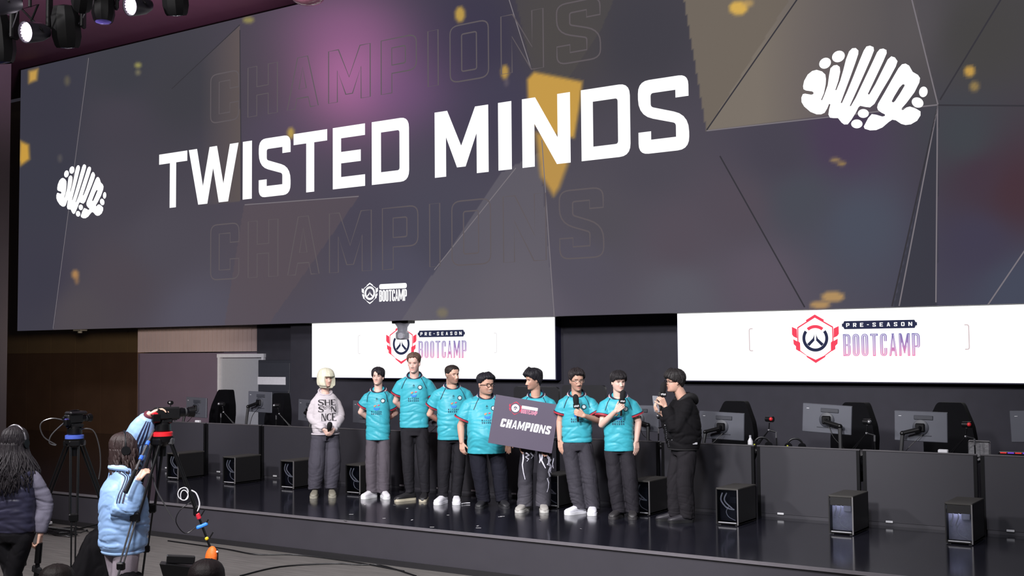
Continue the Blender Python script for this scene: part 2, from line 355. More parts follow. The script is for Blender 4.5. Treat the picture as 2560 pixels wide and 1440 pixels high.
# the wall behind the stage: pale band above, brown below, a door, then black drape to the right
room('wall_back', (-7.3, 15.2, 4.6), (15.4, .1, 9.2), M_black); room('wall_recess', (-15.7, 15.62, 4.6), (1.2, .1, 9.2), M_black)
wl = room('wall_rear', (-18.0, 15.65, 1.15), (3.6, .1, 2.36), M_walllo)
wl.data.materials.append(M_wallhi)
room('wall_band', (-18.0, 15.66, 5.6), (3.6, .14, 6.5), M_wallhi, wl)
for i in range(30):                                   # ribbed acoustic slats of the pale band
    MB().box((-19.74+i*.12, 15.586, 5.6), (.08, .008, 6.5)).build('slat', M_wallhi, wl, smooth=False)
ws = room('wall_left', (-24.0, 17.6, 1.15), (9.0, .1, 2.4), M_wallside)
for i in range(9):
    MB().box((-28+i*.98, 17.53, 5.6), (.965, .04, 6.5)).build('upper_panel', M_wallside2, ws, smooth=False)
    MB().box((-28+i*.98, 17.53, 1.15), (.965, .04, 2.36)).build('lower_panel', M_wallside, ws, smooth=False)
room('wall_return', (-19.78, 16.6, 4.5), (.08, 2.0, 9.0), M_wallside)
p = pxY(22, 600, 11.5)
wp = room('wall_side', (p.x-1.5, 8.0, 4.3), (3.0, 7.0, 8.8), mat('wall_plaster', (76, 68, 70), .75, var=.1, scale=3))
room('baseboard_left', (p.x-1.49, 8.0, .08), (3.02, 7.02, .16), mat('base_dark', (40, 36, 36), .6), wp)
room('ceiling', (-14, 6.5, 8.6), (46, 20.0, .1), M_ceil)
room('ceiling_coffer', (-14, 15.0, 8.75), (46, 3.0, .1), M_black, bpy.data.objects['ceiling'])
# door in the rear wall
dx0, dx1 = -17.32, -16.08
dr = room('door_1', ((dx0+dx1)/2, 15.585, 1.33), (dx1-dx0-.1, .05, 1.78), mat('door_grey', (150, 152, 160), .5, var=.05))
M_df = mat('door_frame', (190, 190, 198), .45)
room('door_jamb', (dx0+.02, 15.57, 1.35), (.06, .1, 1.9), M_df, dr); room('door_jamb', (dx1-.02, 15.57, 1.35), (.06, .1, 1.9), M_df, dr)
room('door_head', ((dx0+dx1)/2, 15.563, 2.27), (dx1-dx0+.04, .1, .07), M_df, dr)
MB().tube([(dx1-.16, 15.55, 1.35), (dx1-.16, 15.49, 1.35), (dx1-.28, 15.49, 1.35)], .012).build('door_handle', M_trim, dr)

# ------------------------------------------------------------ LED walls
M_frame = mat('led_frame', (20, 20, 24), .5, .3)
SY = 14.5
def on(Y): return lambda u, v: (u, Y, v)
BX0, BX1, BZ0, BZ1 = -22.33, .6, 2.824, 8.39
big = thing('led_screen', 'huge dark LED wall above the stage showing white team lettering', 'screen', ((BX0+BX1)/2, SY, BZ0))
big.rotation_euler = (0, 0, 0); BO = Vector(big.location)
def bl(Y): return lambda u, v: (u-BO.x, Y-BO.y, v-BO.z)
mb = MB(); mb.box(((0), .19, (BZ1-BZ0)/2), (BX1-BX0, .34, BZ1-BZ0)); mb.build('cabinet_frame', M_frame, big, smooth=False)
# moving artwork with a painted pink light glow, colours per display cell
nx, nz = 760, 180
gx = np.concatenate([np.linspace(BX0, -1.9, nx-12), np.linspace(-1.7, BX1, 12)]); gz = np.linspace(BZ0, BZ1, nz)
GX, GZ = np.meshgrid(gx, gz); VX, VZ = GX.ravel(), GZ.ravel()
P3 = np.stack([VX, np.full_like(VX, SY), VZ-CO.z], 1); kk = P3 @ np.array(CF)
U = 1280+FPX*(P3 @ np.array(CR))/kk; V = 720-FPX*(P3 @ np.array(CU))/kk    # artwork is laid out in the photo's measure, then fixed to the wall
samp = [(100,250,58,58,69),(300,300,70,66,76),(300,180,62,62,70),(450,230,64,63,70),(660,200,76,70,80),(700,350,80,72,88),(1200,100,62,58,76),(1250,250,68,64,82),(1400,100,74,70,71),
 (1600,100,66,64,72),(1620,400,78,74,84),(1500,560,82,78,86),(2250,60,84,80,84),(2450,100,70,68,68),(2420,350,66,70,76),(2100,350,74,62,84),(1950,380,72,68,80),(2450,440,68,56,68),(2540,480,70,52,60),(2450,600,66,62,80),(2540,720,70,74,90),
 (2000,500,74,76,86),(2150,560,76,80,94),(1700,600,86,78,88),(1850,520,84,76,86),(1900,700,92,84,96),(1700,740,92,90,100),(1450,650,86,82,94),(1100,600,74,72,86),(900,560,74,70,84),(1000,700,80,78,94),(700,620,82,75,84),(400,600,78,74,84),(300,700,78,71,79),(300,480,72,68,78),
 (100,700,63,60,74),(100,450,60,62,73),(500,800,86,83,96),(1000,785,92,88,102),(200,780,80,74,80),(1300,760,98,92,104)]
num = np.zeros((len(U), 3)); den = np.zeros(len(U))
for x, y, r, g, b in samp:
    w = 1/(((U-x)**2+(V-y)**2)/90**2+.12)**1.6; den += w; num += w[:, None]*np.array([r, g, b])
C = num/den[:, None]
def inside(poly):
    r = np.zeros(len(U), bool); n = len(poly)
    for i in range(n):
        (x0, y0), (x1, y1) = poly[i-1], poly[i]
        c = ((y0 > V) != (y1 > V)) & (U < (x1-x0)*(V-y0)/(y1-y0+1e-9)+x0); r ^= c
    return r
def facet(poly, col, a=1.):
    m = inside(poly); a_ = a if np.isscalar(a) else a[m][:, None]; C[m] = C[m]*(1-a_)+np.array(col)*a_
def ramp(x0, x1, arr=None): return np.clip(((U if arr is None else arr)-x0)/(x1-x0), 0, 1)
facet([(40, 150), (222, 100), (133, 830), (40, 840)], (60, 59, 71), .7)
facet([(600, 62), (430, 222), (400, 520), (600, 505)], (98, 88, 84), ramp(500, 600)*.8)
facet([(610, 512), (898, 490), (672, 810), (560, 820)], (90, 80, 87), .75)
facet([(1255, 430), (1350, 380), (1386, 800), (1001, 805)], (104, 100, 108), .65)
facet([(1275, -60), (1560, -60), (1500, 80), (1420, 200), (1330, 175)], (80, 76, 74), .6)
facet([(1700, -60), (1766, 326), (2010, -60)], (112, 103, 94), 1-ramp(1900, 2300)*.3)
facet([(2010, -60), (2270, -60), (2345, 262), (1766, 326)], (122, 113, 104), 1-ramp(1900, 2230)*.85)
facet([(2345, 262), (2342, 790), (2228, 790)], (57, 57, 66), .8)
for (x, y, sx, sy, col, a) in [(880, 190, 130, 130, (186, 112, 164), .85), (860, 60, 150, 90, (150, 96, 140), .55), (1010, 230, 120, 90, (120, 84, 128), .5), (2540, 430, 90, 110, (74, 48, 58), .25)]:  # pink entries paint a light beam's glow; the dark red is artwork
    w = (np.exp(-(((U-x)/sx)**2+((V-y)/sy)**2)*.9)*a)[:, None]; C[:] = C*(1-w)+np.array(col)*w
def soft(poly, col, a=1., b=5.):
    d = np.full(len(U), 1e9); n = len(poly)
    for i in range(n):
        (x0, y0), (x1, y1) = poly[i-1], poly[i]; L = (x1-x0)**2+(y1-y0)**2
        t = np.clip(((U-x0)*(x1-x0)+(V-y0)*(y1-y0))/L, 0, 1); d = np.minimum(d, np.hypot(U-x0-t*(x1-x0), V-y0-t*(y1-y0)))
    sd = np.where(inside(poly), -d, d); w = (np.clip(.5-sd/(2*b), 0, 1)*a)[:, None]; C[:] = C*(1-w)+np.array(col)*w
G = (203, 158, 74)
soft([(1318, 198), (1335, 180), (1456, 204), (1448, 270), (1436, 345), (1360, 330), (1322, 300)], G, .95)
soft([(1338, 330), (1400, 345), (1420, 410), (1398, 470), (1384, 490), (1352, 440)], (196, 152, 76), .9, 7)
soft([(72, 178), (95, 172), (92, 200), (72, 208)], (205, 160, 76), .9); soft([(50, 352), (72, 362), (74, 398), (52, 414), (48, 400)], (206, 158, 66), .95)
for x, y, a, b, c, o in [(168, 202, 7, 12, (120, 110, 80), .5), (345, 163, 8, 6, (176, 168, 90), .8), (345, 181, 6, 6, (150, 140, 100), .6), (621, 50, 14, 8, (156, 146, 84), .8), (1150, 36, 13, 20, (196, 160, 76), .9), (1262, 180, 10, 18, (190, 152, 76), .9),
                         (1846, 20, 24, 18, (222, 178, 84), .9), (1870, 8, 14, 10, (190, 156, 96), .7), (2424, 178, 14, 14, (205, 160, 76), .9), (2436, 216, 12, 12, (170, 140, 80), .7), (2088, 400, 12, 4, (180, 150, 90), .8), (2104, 409, 10, 4, (190, 155, 80), .8),
                         (2082, 742, 30, 14, (186, 148, 96), .9), (2050, 762, 26, 10, (190, 150, 96), .85), (188, 686, 9, 11, (190, 140, 84), .8), (192, 700, 5, 10, (160, 120, 80), .7), (727, 333, 9, 14, (190, 160, 80), .9), (1106, 782, 14, 12, (140, 128, 90), .5), (150, 396, 5, 9, (110, 104, 96), .5), (1266, 206, 5, 9, (120, 108, 110), .5)]:
    soft([(x+a*math.cos(t), y+b*math.sin(t)) for t in [2*PI*k/8+.3 for k in range(8)]], c, o, 5)
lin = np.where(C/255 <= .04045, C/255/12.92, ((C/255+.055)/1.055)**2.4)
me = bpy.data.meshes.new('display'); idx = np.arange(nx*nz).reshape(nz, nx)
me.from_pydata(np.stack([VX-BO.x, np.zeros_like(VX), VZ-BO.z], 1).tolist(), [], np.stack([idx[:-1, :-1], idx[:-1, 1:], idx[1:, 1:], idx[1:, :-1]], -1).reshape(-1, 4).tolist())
setcol(me, lin); link('display', me, glowv('led_artwork_and_glow', 1.0), big)
def sxz(x, y, Y=SY): q = pxY(x, y, Y); return (q.x, q.z)
def line(mb, p, q, w): ribbon(mb, [sxz(*p), sxz(*q)], w, bl(SY-.004), closed=False)
for p_, q_ in [((222, 145), (133, 822)), ((612, 512), (897, 491)), ((1355, 350), (1386, 793)), ((1270, -10), (1328, 172)), ((1767, 327), (2345, 262)), ((2270, -40), (2345, 262)), ((2344, 262), (2340, 756)), ((2345, 262), (2248, 765)), ((2600, 570), (2470, 762)), ((1290, 420), (1086, 675))]:
    mb = MB(); line(mb, p_, q_, .016); mb.build('artwork_line', glow('art_line_pale', (122, 116, 122)), big, smooth=False)
for p_, q_ in [((600, 62), (430, 222)), ((600, 75), (604, 500)), ((2020, -40), (1767, 325)), ((2520, -30), (2350, 250)), ((2345, 263), (2600, 265)), ((1800, 390), (2012, 768)), ((2345, 262), (2230, 766))]:
    mb = MB(); line(mb, p_, q_, .02); mb.build('artwork_line', glow('art_line_dark', (56, 54, 60)), big, smooth=False)
# two ghost rows of outlined lettering
for (xa, za), (xb, zb), wdx in [(sxz(527, 309), sxz(1500, -8), None), (sxz(527, 700), sxz(1508, 468), None)]:
    ww = {'I': .17, 'M': .78, 'N': .64}; txt = 'CHAMPIONS'; gap = .2; tot = sum(ww.get(c, .62) for c in txt)+gap*8; k = (xb-xa)/tot; x = 0; hh = zb-za
    for c in txt:
        w = ww.get(c, .62)
        mb = MB()
        for l in glyph(c, w, .19, .17, .14): ribbon(mb, [(xa+(x+p[0])*k, za+p[1]*hh) for p in l], .022, bl(SY-.006))
        mb.build('ghost_letter', glow('ghost_line', (96, 89, 93)), big, smooth=False); x += w+gap
M_white = glow('led_white', (255, 255, 255), 1.25)
mb = MB()
lz0, lz1 = sxz(424, 520)[1], sxz(399, 387)[1]
for c, xa, xb, s_ in [('T', 399, 469.5, .17), ('W', 473, 597.5, .2), ('I', 608, 631, 1), ('S', 648, 727.5, .19), ('T', 735, 819, .18), ('E', 833, 913.5, .18), ('D', 930.5, 1023.5, .19), ('M', 1088, 1222, .2), ('I', 1247, 1280, 1), ('N', 1307, 1427, .2), ('D', 1455, 1577, .19), ('S', 1598, 1724, .19)]:
    xa, xb = sxz(xa, 400)[0], sxz(xb, 350)[0]; w = (xb-xa)/(lz1-lz0)
    for L in [glyph(c, w, w if c == 'I' else s_, .185, .17)]:
        mb = MB(); mb.flat([[(xa+p[0]*(lz1-lz0), lz0+p[1]*(lz1-lz0)) for p in l] for l in L], bl(SY-.01)); mb.build('letter', M_white, big, smooth=False)
def brain(ox, oy, name):
    mb = MB()
    for L in brain_loops(): mb.flat([[sxz(*f_(p)) for p in l] for l in L], bl(SY-.01))
    return mb
BL = [[[sxz(1900+p[0]/4.5, 60+p[1]/4.5) for p in l] for l in L] for L in brain_loops()]
mb = MB()
for L in BL: mb.flat(L, bl(SY-.01))
mb.build('roundel_logo', M_white, big, smooth=False)
allp = [p for L in BL for l in L for p in l]; c0 = [(min(p[i] for p in allp)+max(p[i] for p in allp))/2 for i in (0, 1)]
c1 = ((sxz(141, 480)[0]+sxz(268, 480)[0])/2, (sxz(204, 412)[1]+sxz(204, 547)[1])/2)
kz = (sxz(204, 412)[1]-sxz(204, 547)[1])/(max(p[1] for p in allp)-min(p[1] for p in allp))
mb = MB()
for L in BL: mb.flat([[(c1[0]+(p[0]-c0[0])*kz, c1[1]+(p[1]-c0[1])*kz) for p in l] for l in L], bl(SY-.01))
mb.build('roundel_logo', M_white, big, smooth=False)
# small white event mark near the lower edge
cx, cz = sxz(925.5, 733); u = (sxz(925, 716)[1]-sxz(925, 750)[1])/2
red, dark = emblem(cx, cz, u*.86); mb = MB()
for L in red[:5]: mb.flat(L, bl(SY-.01))
mb.flat([arc(cx, cz, u*.7, u, 0, 359.9, 40)], bl(SY-.01))
for L in dark[1:]: mb.flat(L, bl(SY-.01))
xa, xb = sxz(949, 720)[0], sxz(1018, 720)[0]; zt = sxz(983, 709)[1]; zb = sxz(983, 722)[1]
mb.flat([rnd([(xa, zb, .05), (xb, zb, .05), (xb, zt, .05), (xa, zt, .05)])], bl(SY-.01))
word(mb, 'BOOTCAMP', xa, sxz(983, 753)[1], xb-xa, sxz(983, 724)[1]-sxz(983, 753)[1], bl(SY-.01), s=.17, h=.12, gap=.04, ws={c: .42 for c in 'BOTCAP'}, r=.2)
mb.build('event_mark', M_white, big, smooth=False)
# rigging bar under the screen and a hanging projector
mb = MB(); mb.box((0, .3, .03), (BX1-BX0, .12, .06)); mb.build('lower_rail', M_frame, big, smooth=False)

M_wscreen = glow('led_white_field', (255, 255, 255), 1.35)
def white_screen(name, x0, x1, label, ex, ez, eu, bx, text):
    Y = 15.0; z0, z1 = 1.885, 3.25
    t = thing(name, label, 'screen', ((x0+x1)/2, Y, z0)); ox = (x0+x1)/2; f = lambda Yo: (lambda u, v: (u-ox, Yo, v-z0))
    MB().box((0, .082, (z1-z0)/2), (x1-x0+.03, .146, z1-z0+.03)).build('cabinet_frame', mat('led_frame_blue', (24, 22, 52), .5), t, smooth=False)
    mb = MB(); mb.add([f(0)(x0, z0), f(0)(x1, z0), f(0)(x1, z1), f(0)(x0, z1)], [(0, 1, 2, 3)]); mb.build('display', M_wscreen, t, smooth=False)
    red, dark = emblem(ex, ez, eu); mb = MB()
    for L in red: mb.flat(L, f(-.006))
    mb.build('emblem_shield', glow('mark_red', (250, 74, 98), 1.0), t, smooth=False)
    mb = MB()
    for L in dark: mb.flat(L, f(-.006))
    (xa, xb, pa, pb, za, zb) = text; c = (pb-pa)*.3
    mb.flat([[(xa, pa+c), (xa+c*.5, pa+c), (xa+c, pa), (xb-c, pa), (xb-c*.5, pa+c), (xb, pa+c), (xb, pb-c), (xb-c*.5, pb-c), (xb-c, pb), (xa+c, pb), (xa+c*.5, pb-c), (xa, pb-c)]], f(-.006))
    mb.build('emblem_ring', glow('mark_navy', (46, 50, 78), 1.0), t, smooth=False)
    mb = MB(); m_ = (pb-pa); word(mb, 'PRE-SEASON', xa+m_*.55, pa+m_*.26, xb-xa-m_*1.1, m_*.48, f(-.012), s=.17, h=.17, gap=.62); mb.build('lettering', M_white, t, smooth=False)
    mb = MB(); word(mb, 'BOOTCAMP', xa+.01, za, xb-xa+.02, zb-za, f(-.006), s=.16, h=.1, gap=.11, ws={'M': .58, 'B': .42, 'O': .38, 'T': .42, 'C': .38, 'A': .42, 'P': .42}, r=.2)
    for _ in range(3):                                  # cut so that the two-tone fade has steps to live on
        pass
    me = mb.mesh('lettering', smooth=False); bm = bmesh.new(); bm.from_mesh(me)
    for k in range(1, 9): bmesh.ops.bisect_plane(bm, geom=bm.verts[:]+bm.edges[:]+bm.faces[:], plane_co=(0, 0, za-z0+(zb-za)*k/9), plane_no=(0, 0, 1))
    bm.to_mesh(me); bm.free()
    z = np.array([v.co.z for v in me.vertices]); tt = np.clip((z-(za-z0))/(zb-za), 0, 1)[:, None]
    top, mid, bot = np.array(s2l((110, 108, 172))), np.array(s2l((178, 140, 196))), np.array(s2l((250, 128, 176)))
    setcol(me, np.where(tt > .5, mid+(top-mid)*(tt-.5)*2, bot+(mid-bot)*tt*2)); link('lettering', me, glowv('fade_letters', 1.0), t)
    ws_ = {'M': .58, 'B': .42, 'O': .38, 'T': .42, 'C': .38, 'A': .42, 'P': .42}; kk_ = (xb-xa+.02)/(sum(ws_[c] for c in 'BOOTCAMP')+.11*7); xx = 0.; mb = MB(); hz = zb-za
    for c in 'BOOTCAMP':                                # the pale hairline inside every stroke
        w = ws_[c]; i_ = .058
        for l in glyph(c, w-2*i_, .045, .028, .16): ribbon(mb, [(xa+.01+(xx+i_+p[0])*kk_, za+hz*(.04+.92*p[1])) for p in l], .007, f(-.010))
        xx += w+.11
    mb.build('letter_inline', glow('inline_pale', (232, 222, 244), 1.0), t, smooth=False)
    for xx, sg in ((bx[0], 1), (bx[1], -1)):
        mb = MB(); ribbon(mb, rnd([(xx+sg*.05, bx[2]), (xx, bx[2], .05), (xx, bx[3], .05), (xx+sg*.05, bx[3])]), .014, f(-.006), closed=False)
        mb.build('bracket_line', glow('mark_grey_right' if 'right' in label else 'mark_grey', (214, 196, 198) if 'right' in label else (232, 228, 230), 1.0), t, smooth=False)
    return t
q = lambda x, y: sxz(x, y, 15.0)
a = q(1003.5, 860); white_screen('led_screen', q(780, 900)[0], q(1388, 900)[0], 'smaller white LED screen hung behind the seven players', a[0], a[1], (q(1003, 833)[1]-q(1003, 887)[1])/2, (q(896, 860)[0], q(1242, 860)[0], q(896, 884)[1], q(896, 839)[1]),
      (q(1045, 850)[0], q(1163, 850)[0], q(1100, 842.5)[1], q(1100, 825.5)[1], q(1100, 895)[1], q(1100, 852)[1]))
a = q(2038.5, 845.8); white_screen('led_screen', q(1695, 900)[0], q(1695, 900)[0]+5.03, 'smaller white LED screen behind the desks on the right', a[0], a[1], (q(2038, 812.5)[1]-q(2038, 879)[1])/2, (q(1874, 850)[0], q(2423, 850)[0], q(1874, 877)[1], q(1874, 822)[1]),
      (q(2106, 850)[0], q(2294, 850)[0], q(2200, 821.5)[1], q(2200, 801)[1], q(2200, 890)[1], q(2200, 834)[1]))
pj = pxY(1006, 806, 14.75)
t = thing('projector', 'grey hanging projector below the huge dark screen', 'projector', (pj.x, 14.75, pj.z))
MB().box((.02, 0, .03), (.34, .2, .1), ch=.01).build('mount_plate', M_frame, t); MB().tube([(-.03, 0, -.02), (-.03, 0, .01)], .05, 14).build('neck', M_frame, t)
mb = MB(); mb.lathe([(.11, 0), (.125, -.02), (.085, -.08), (.08, -.14), (.11, -.17), (.11, -.26), (.09, -.28), (.02, -.285)], seg=18); mb.build('lamp_head', mat('projector_grey', (140, 140, 150), .4, .2), t)
MB().tube([(.05, -.06, -.22), (.06, -.125, -.22)], .05, 16).build('lens', mat('lens_grey', (170, 170, 180), .15), t)
cc = pxY(200, 829, 14.72); t = thing('security_camera', 'small pale dome camera under the dark screen at its far left end', 'camera', cc)
MB().box((.06, -.04, .03), (.26, .16, .04), ch=.01).build('bracket', mat('cctv_grey', (150, 148, 144), .5), t); MB().tube([(0, 0, .05), (0, 0, -.03)], [.05, .045], 12).build('dome', MATS['cctv_grey'], t)
# ------------------------------------------------------------ desks with computers along the back of the stage
DT = 1.235; DS = 1.17; DY = 12.5          # modesty panel top, desk surface
M_panel = mat('desk_panel', (46, 45, 52), .55, var=.06, scale=3, bump=.03)
M_dtop = mat('desk_top', (44, 43, 48), .4, var=.1, scale=12)
M_metal = mat('black_metal', (22, 22, 25), .4, .5)
M_gloss = mat('black_gloss', (12, 12, 15), .2)
M_clip = mat('white_plastic', (205, 205, 210), .45)
ORD = ['first', 'second', 'third', 'fourth', 'fifth', 'sixth', 'seventh']
def desk(x0, x1, label):
    t = thing('desk', label, 'desk', ((x0+x1)/2, DY, SZ), 0, 'black desks along the back of the stage'); w = x1-x0-.03; h = DT-SZ
    hs = DS-SZ
    MB().box((0, .39, hs-.0175), (w, .70, .035), ch=.006).build('desk_top', M_dtop, t)
    MB().box((0, .02, .035+(h-.05)/2), (w-.05, .02, h-.05), ch=.003).build('front_panel', M_panel, t)
    MB().box((0, .02, h-.008), (w, .032, .016), ch=.004).build('panel_cap', mat('panel_cap', (84, 82, 86), .4, .2), t)
    MB().box((0, .03, .025), (w-.02, .03, .05)).build('base_rail', mat('desk_rail', (58, 57, 63), .45), t)
    for sx in (-1, 1):
        for yy in (.02, .68): MB().box((sx*(w/2-.02), yy, (h-.016 if yy < .1 else hs-.035)/2), (.035, .035, h-.016 if yy < .1 else hs-.035)).build('leg', M_metal, t)
        MB().box((sx*w*.27, .003, .045), (.075, .012, .022), ch=.003).build('floor_clip', M_clip, t)
    return t
def seam(a, n, s): return [a+i*s for i in range(n)]
LS = [-15.42, -14.22, -12.99, -11.77, -10.55, -9.33, -8.11]; RS = [-7.5, -6.3, -5.1, -3.9, -2.7, -1.5, -.3]
where = ['at the far left end of the row', 'right behind the video camera with the red tripod ring', 'between that camera and the blonde woman', 'behind the blonde woman', 'behind the second and third players from the left', 'behind the players holding the board']
for i in range(6): desk(LS[i], LS[i+1], 'black desk '+where[i])
where = ['behind the two players with microphones', 'behind the host in black', 'just right of the host, with a small bottle on top', 'under the upper grey monitor, right of the host', 'under the large grey monitor near the right edge', 'cut by the right edge of the photo']
for i in range(6): desk(RS[i], RS[i+1], 'black desk '+where[i])

M_pcside = mat('pc_side', (26, 25, 27), .5, var=.1, scale=8); M_pctop = mat('pc_top', (58, 56, 54), .6, var=.1)
M_glass = bpy.data.materials.new('pc_glass'); M_glass.use_nodes = True; MATS['pc_glass'] = M_glass
b = M_glass.node_tree.nodes['Principled BSDF']; b.inputs['Base Color'].default_value = (.75, .78, .85, 1); b.inputs['Roughness'].default_value = .04; b.inputs['Transmission Weight'].default_value = 1; b.inputs['IOR'].default_value = 1.03
b.inputs['Coat Weight'].default_value = .0
M_hose = mat('pc_hose', (186, 186, 194), .4); M_inner = mat('pc_inner', (22, 24, 36), .45, var=.3, scale=14); M_pcedge = mat('pc_edge', (150, 148, 150), .35, .6)
M_haze = mat('pc_haze_board', (176, 176, 190), .5, var=.25, scale=30)  # glass haze painted into a paler mainboard colour
def pc(x1, label, lit, y=11.68):
    """tower turned end-on: glass front, x1 = world X of its front right edge"""
    w, d, h = .252, .50, .395
    t = thing('computer_tower', label, 'computer', (x1-w/2, y, SZ), 0, 'black glass-fronted computer towers'); z0 = .012
    mb = MB()
    mb.box((w/2-.006, d/2, h/2), (.012, d, h-.02)); mb.box((-w/2+.006, d/2, h/2), (.012, d, h-.02)); mb.box((0, d-.006, h/2), (w, .012, h-.02)); mb.build('case', M_pcside, t, smooth=False)
    MB().box((0, d/2, h-.01), (w+.004, d+.004, .02), ch=.004).build('top_panel', M_pctop, t)
    MB().box((0, d/2, z0+.012), (w, d, .024), ch=.004).build('bottom_panel', M_pcside, t)
    for sx, m in ((1, M_pcedge), (-1, M_pcside)): MB().box((sx*(w/2-.005), -.001, h/2), (.012, .012, h-.02)).build('corner_post', m, t, smooth=False)
    MB().box((0, .012, h/2+.01), (w-.024, .004, h-.06)).build('glass_panel', M_glass, t, smooth=False)
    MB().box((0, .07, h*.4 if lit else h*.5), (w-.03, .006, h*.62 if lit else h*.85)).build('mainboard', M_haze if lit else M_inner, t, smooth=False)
    if lit: MB().box((0, .035, h-.055), (w-.06, .02, .008)).build('added_glow_strip', glow('pc_fill_glow', (226, 228, 255), 34.0), t, smooth=False); MB().box((0, .006, h-.058), (w-.03, .006, .085)).build('bezel', M_pcside, t, smooth=False)  # unseen glow strip added inside to brighten the board; bezel hides it
    for a in ((-.07, -.085, -.02), (-.02, -.045, .035)):
        MB().tube(catmull([(a[0], .04, h*.86), (a[1] if not lit else a[0]+.01, .035, h*.66), (a[2] if not lit else a[0]-.02, .04, h*.46), (.06 if not lit else a[0]+.0, .05, h*.42)], 6), .008, 8).build('cooling_hose', M_hose, t)
    MB().tube(catmull([(.0, .045, h*.5), (-.03, .045, h*.36), (-.005, .045, h*.22), (.07, .05, h*.13)], 6), .004, 6).build('cable', M_hose, t)
    MB().box((.055, .05, h*.68), (.08, .03, .07), ch=.004).build('pump_block', M_hose if lit else M_inner, t)
    MB().box((0, .0, .03), (w-.05, .008, .006)).build('light_strip', M_clip, t, smooth=False)
    for sx in (-1, 1): MB().box((sx*(w/2-.03), .03, .006), (.03, .03, .012)).build('foot', M_pcside, t, smooth=False); MB().box((sx*(w/2-.03), d-.03, .006), (.03, .03, .012)).build('foot', M_pcside, t, smooth=False)
    return t
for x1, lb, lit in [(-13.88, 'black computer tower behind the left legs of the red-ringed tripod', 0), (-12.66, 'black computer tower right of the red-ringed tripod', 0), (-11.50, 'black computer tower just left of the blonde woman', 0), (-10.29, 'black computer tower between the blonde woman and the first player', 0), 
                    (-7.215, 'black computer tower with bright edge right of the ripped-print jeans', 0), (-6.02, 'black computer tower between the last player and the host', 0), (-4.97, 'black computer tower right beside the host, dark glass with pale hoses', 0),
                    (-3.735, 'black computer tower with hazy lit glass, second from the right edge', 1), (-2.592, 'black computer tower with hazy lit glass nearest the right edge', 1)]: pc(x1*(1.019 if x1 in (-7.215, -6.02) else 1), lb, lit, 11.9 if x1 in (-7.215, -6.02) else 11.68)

M_mon = mat('monitor_back', (88, 90, 99), .42, .25, var=.08, scale=5); M_mon2 = mat('monitor_vent', (52, 54, 62), .5)
M_arm = mat('arm_black', (18, 18, 20), .35, .3)
def monitor(cx, cz, label, tilt=0, rz=0, y=12.95, arm=1, base=None, w=.56, h=.325):
    t = thing('monitor', label, 'monitor', (cx, y, DS), rz, 'grey monitors on swing arms'); z = cz-DS; M = rot('Y', R(tilt))
    def B(c, s, nm, m, ch=.004): v = M @ Vector((c[0], 0, c[2])); MB().box((v.x, c[1], z+v.z), s, M=M, ch=ch).build(nm, m, t)
    B((0, 0, 0), (w, .022, h), 'screen_back', M_mon, .006); B((0, .013, 0), (w-.01, .006, h-.01), 'panel_face', M_gloss, .002)
    B((.03, -.015, h*.3), (w*.36, .012, h*.14), 'vent', M_mon2); B((-w*.39, -.013, h*.33), (.03, .004, .006), 'maker_badge', M_clip, .001)
    B((0, -.013, -h*.3), (w*.4, .008, .008), 'port_cover', M_mon2, .001)
    v = M @ Vector((0, 0, -.01)); T = Matrix.Translation((v.x, -.012, z+v.z)) @ Matrix.Rotation(R(90), 4, 'X')
    MB().lathe([(.085, 0), (.085, .008), (.07, .016), (.0, .016)], T, 24).build('mount_disc', M_mon2, t)
    MB().box((v.x, -.035, z+v.z), (.1, .03, .09), ch=.01).build('mount_plate', M_arm, t)
    bx = base if base is not None else arm*.18; ex = arm*.17
    MB().tube([(v.x, -.05, z+v.z), (v.x, -.085, z+v.z-.015), (ex, -.1, z-.07)], [.022, .026, .022], 10).build('upper_arm', M_arm, t)
    MB().ball((ex, -.1, z-.075), .03, 10, 8).build('elbow_joint', M_arm, t)
    MB().tube([(ex, -.1, z-.08), (bx, -.13, .05), (bx, -.13, .0)], [.022, .02, .024], 10).build('lower_arm', mat('arm_grey', (60, 60, 62), .35, .5), t)
    MB().box((bx, -.13, .008), (.09, .07, .016), ch=.004).build('clamp', M_arm, t)
    MB().tube(catmull([(v.x+.03, -.04, z-.08), (bx*.5, -.07, z-.2), (bx+.03, -.08, .03)], 5), .004, 6).build('cable', M_arm, t)
    return t
for cx, cz, lb, tl, rz, a in [(-14.95, 1.44, 'dark monitor behind the hand on the red-ringed camera', 1, -6, -1), (-13.48, 1.555, 'grey monitor in front of the pale door', 1, -4, -1), (-12.42, 1.44, 'grey monitor just left of the blonde woman', 2, -10, 1), (-11.3, 1.44, 'grey monitor between the blonde woman and the first player', 1, -8, 1), (-9.9, 1.44, 'grey monitor hidden behind the tallest player', 0, 0, -1),
                          (-6.82, 1.47, 'grey monitor between the last player and the host', 0, 5, 1), (-5.70, 1.41, 'low dark monitor just right of the host', 2, 4, -1), (-4.415, 1.525, 'raised grey monitor in the middle of the right-hand desks', 3, 3, 1), (-3.38, 1.47, 'bright grey monitor second from the right edge', 1, 0, -1), (-2.19, 1.505, 'grey monitor cut by the right edge', -2, 0, 1)]:
    monitor(cx, cz, lb, tl, R(rz), arm=a)
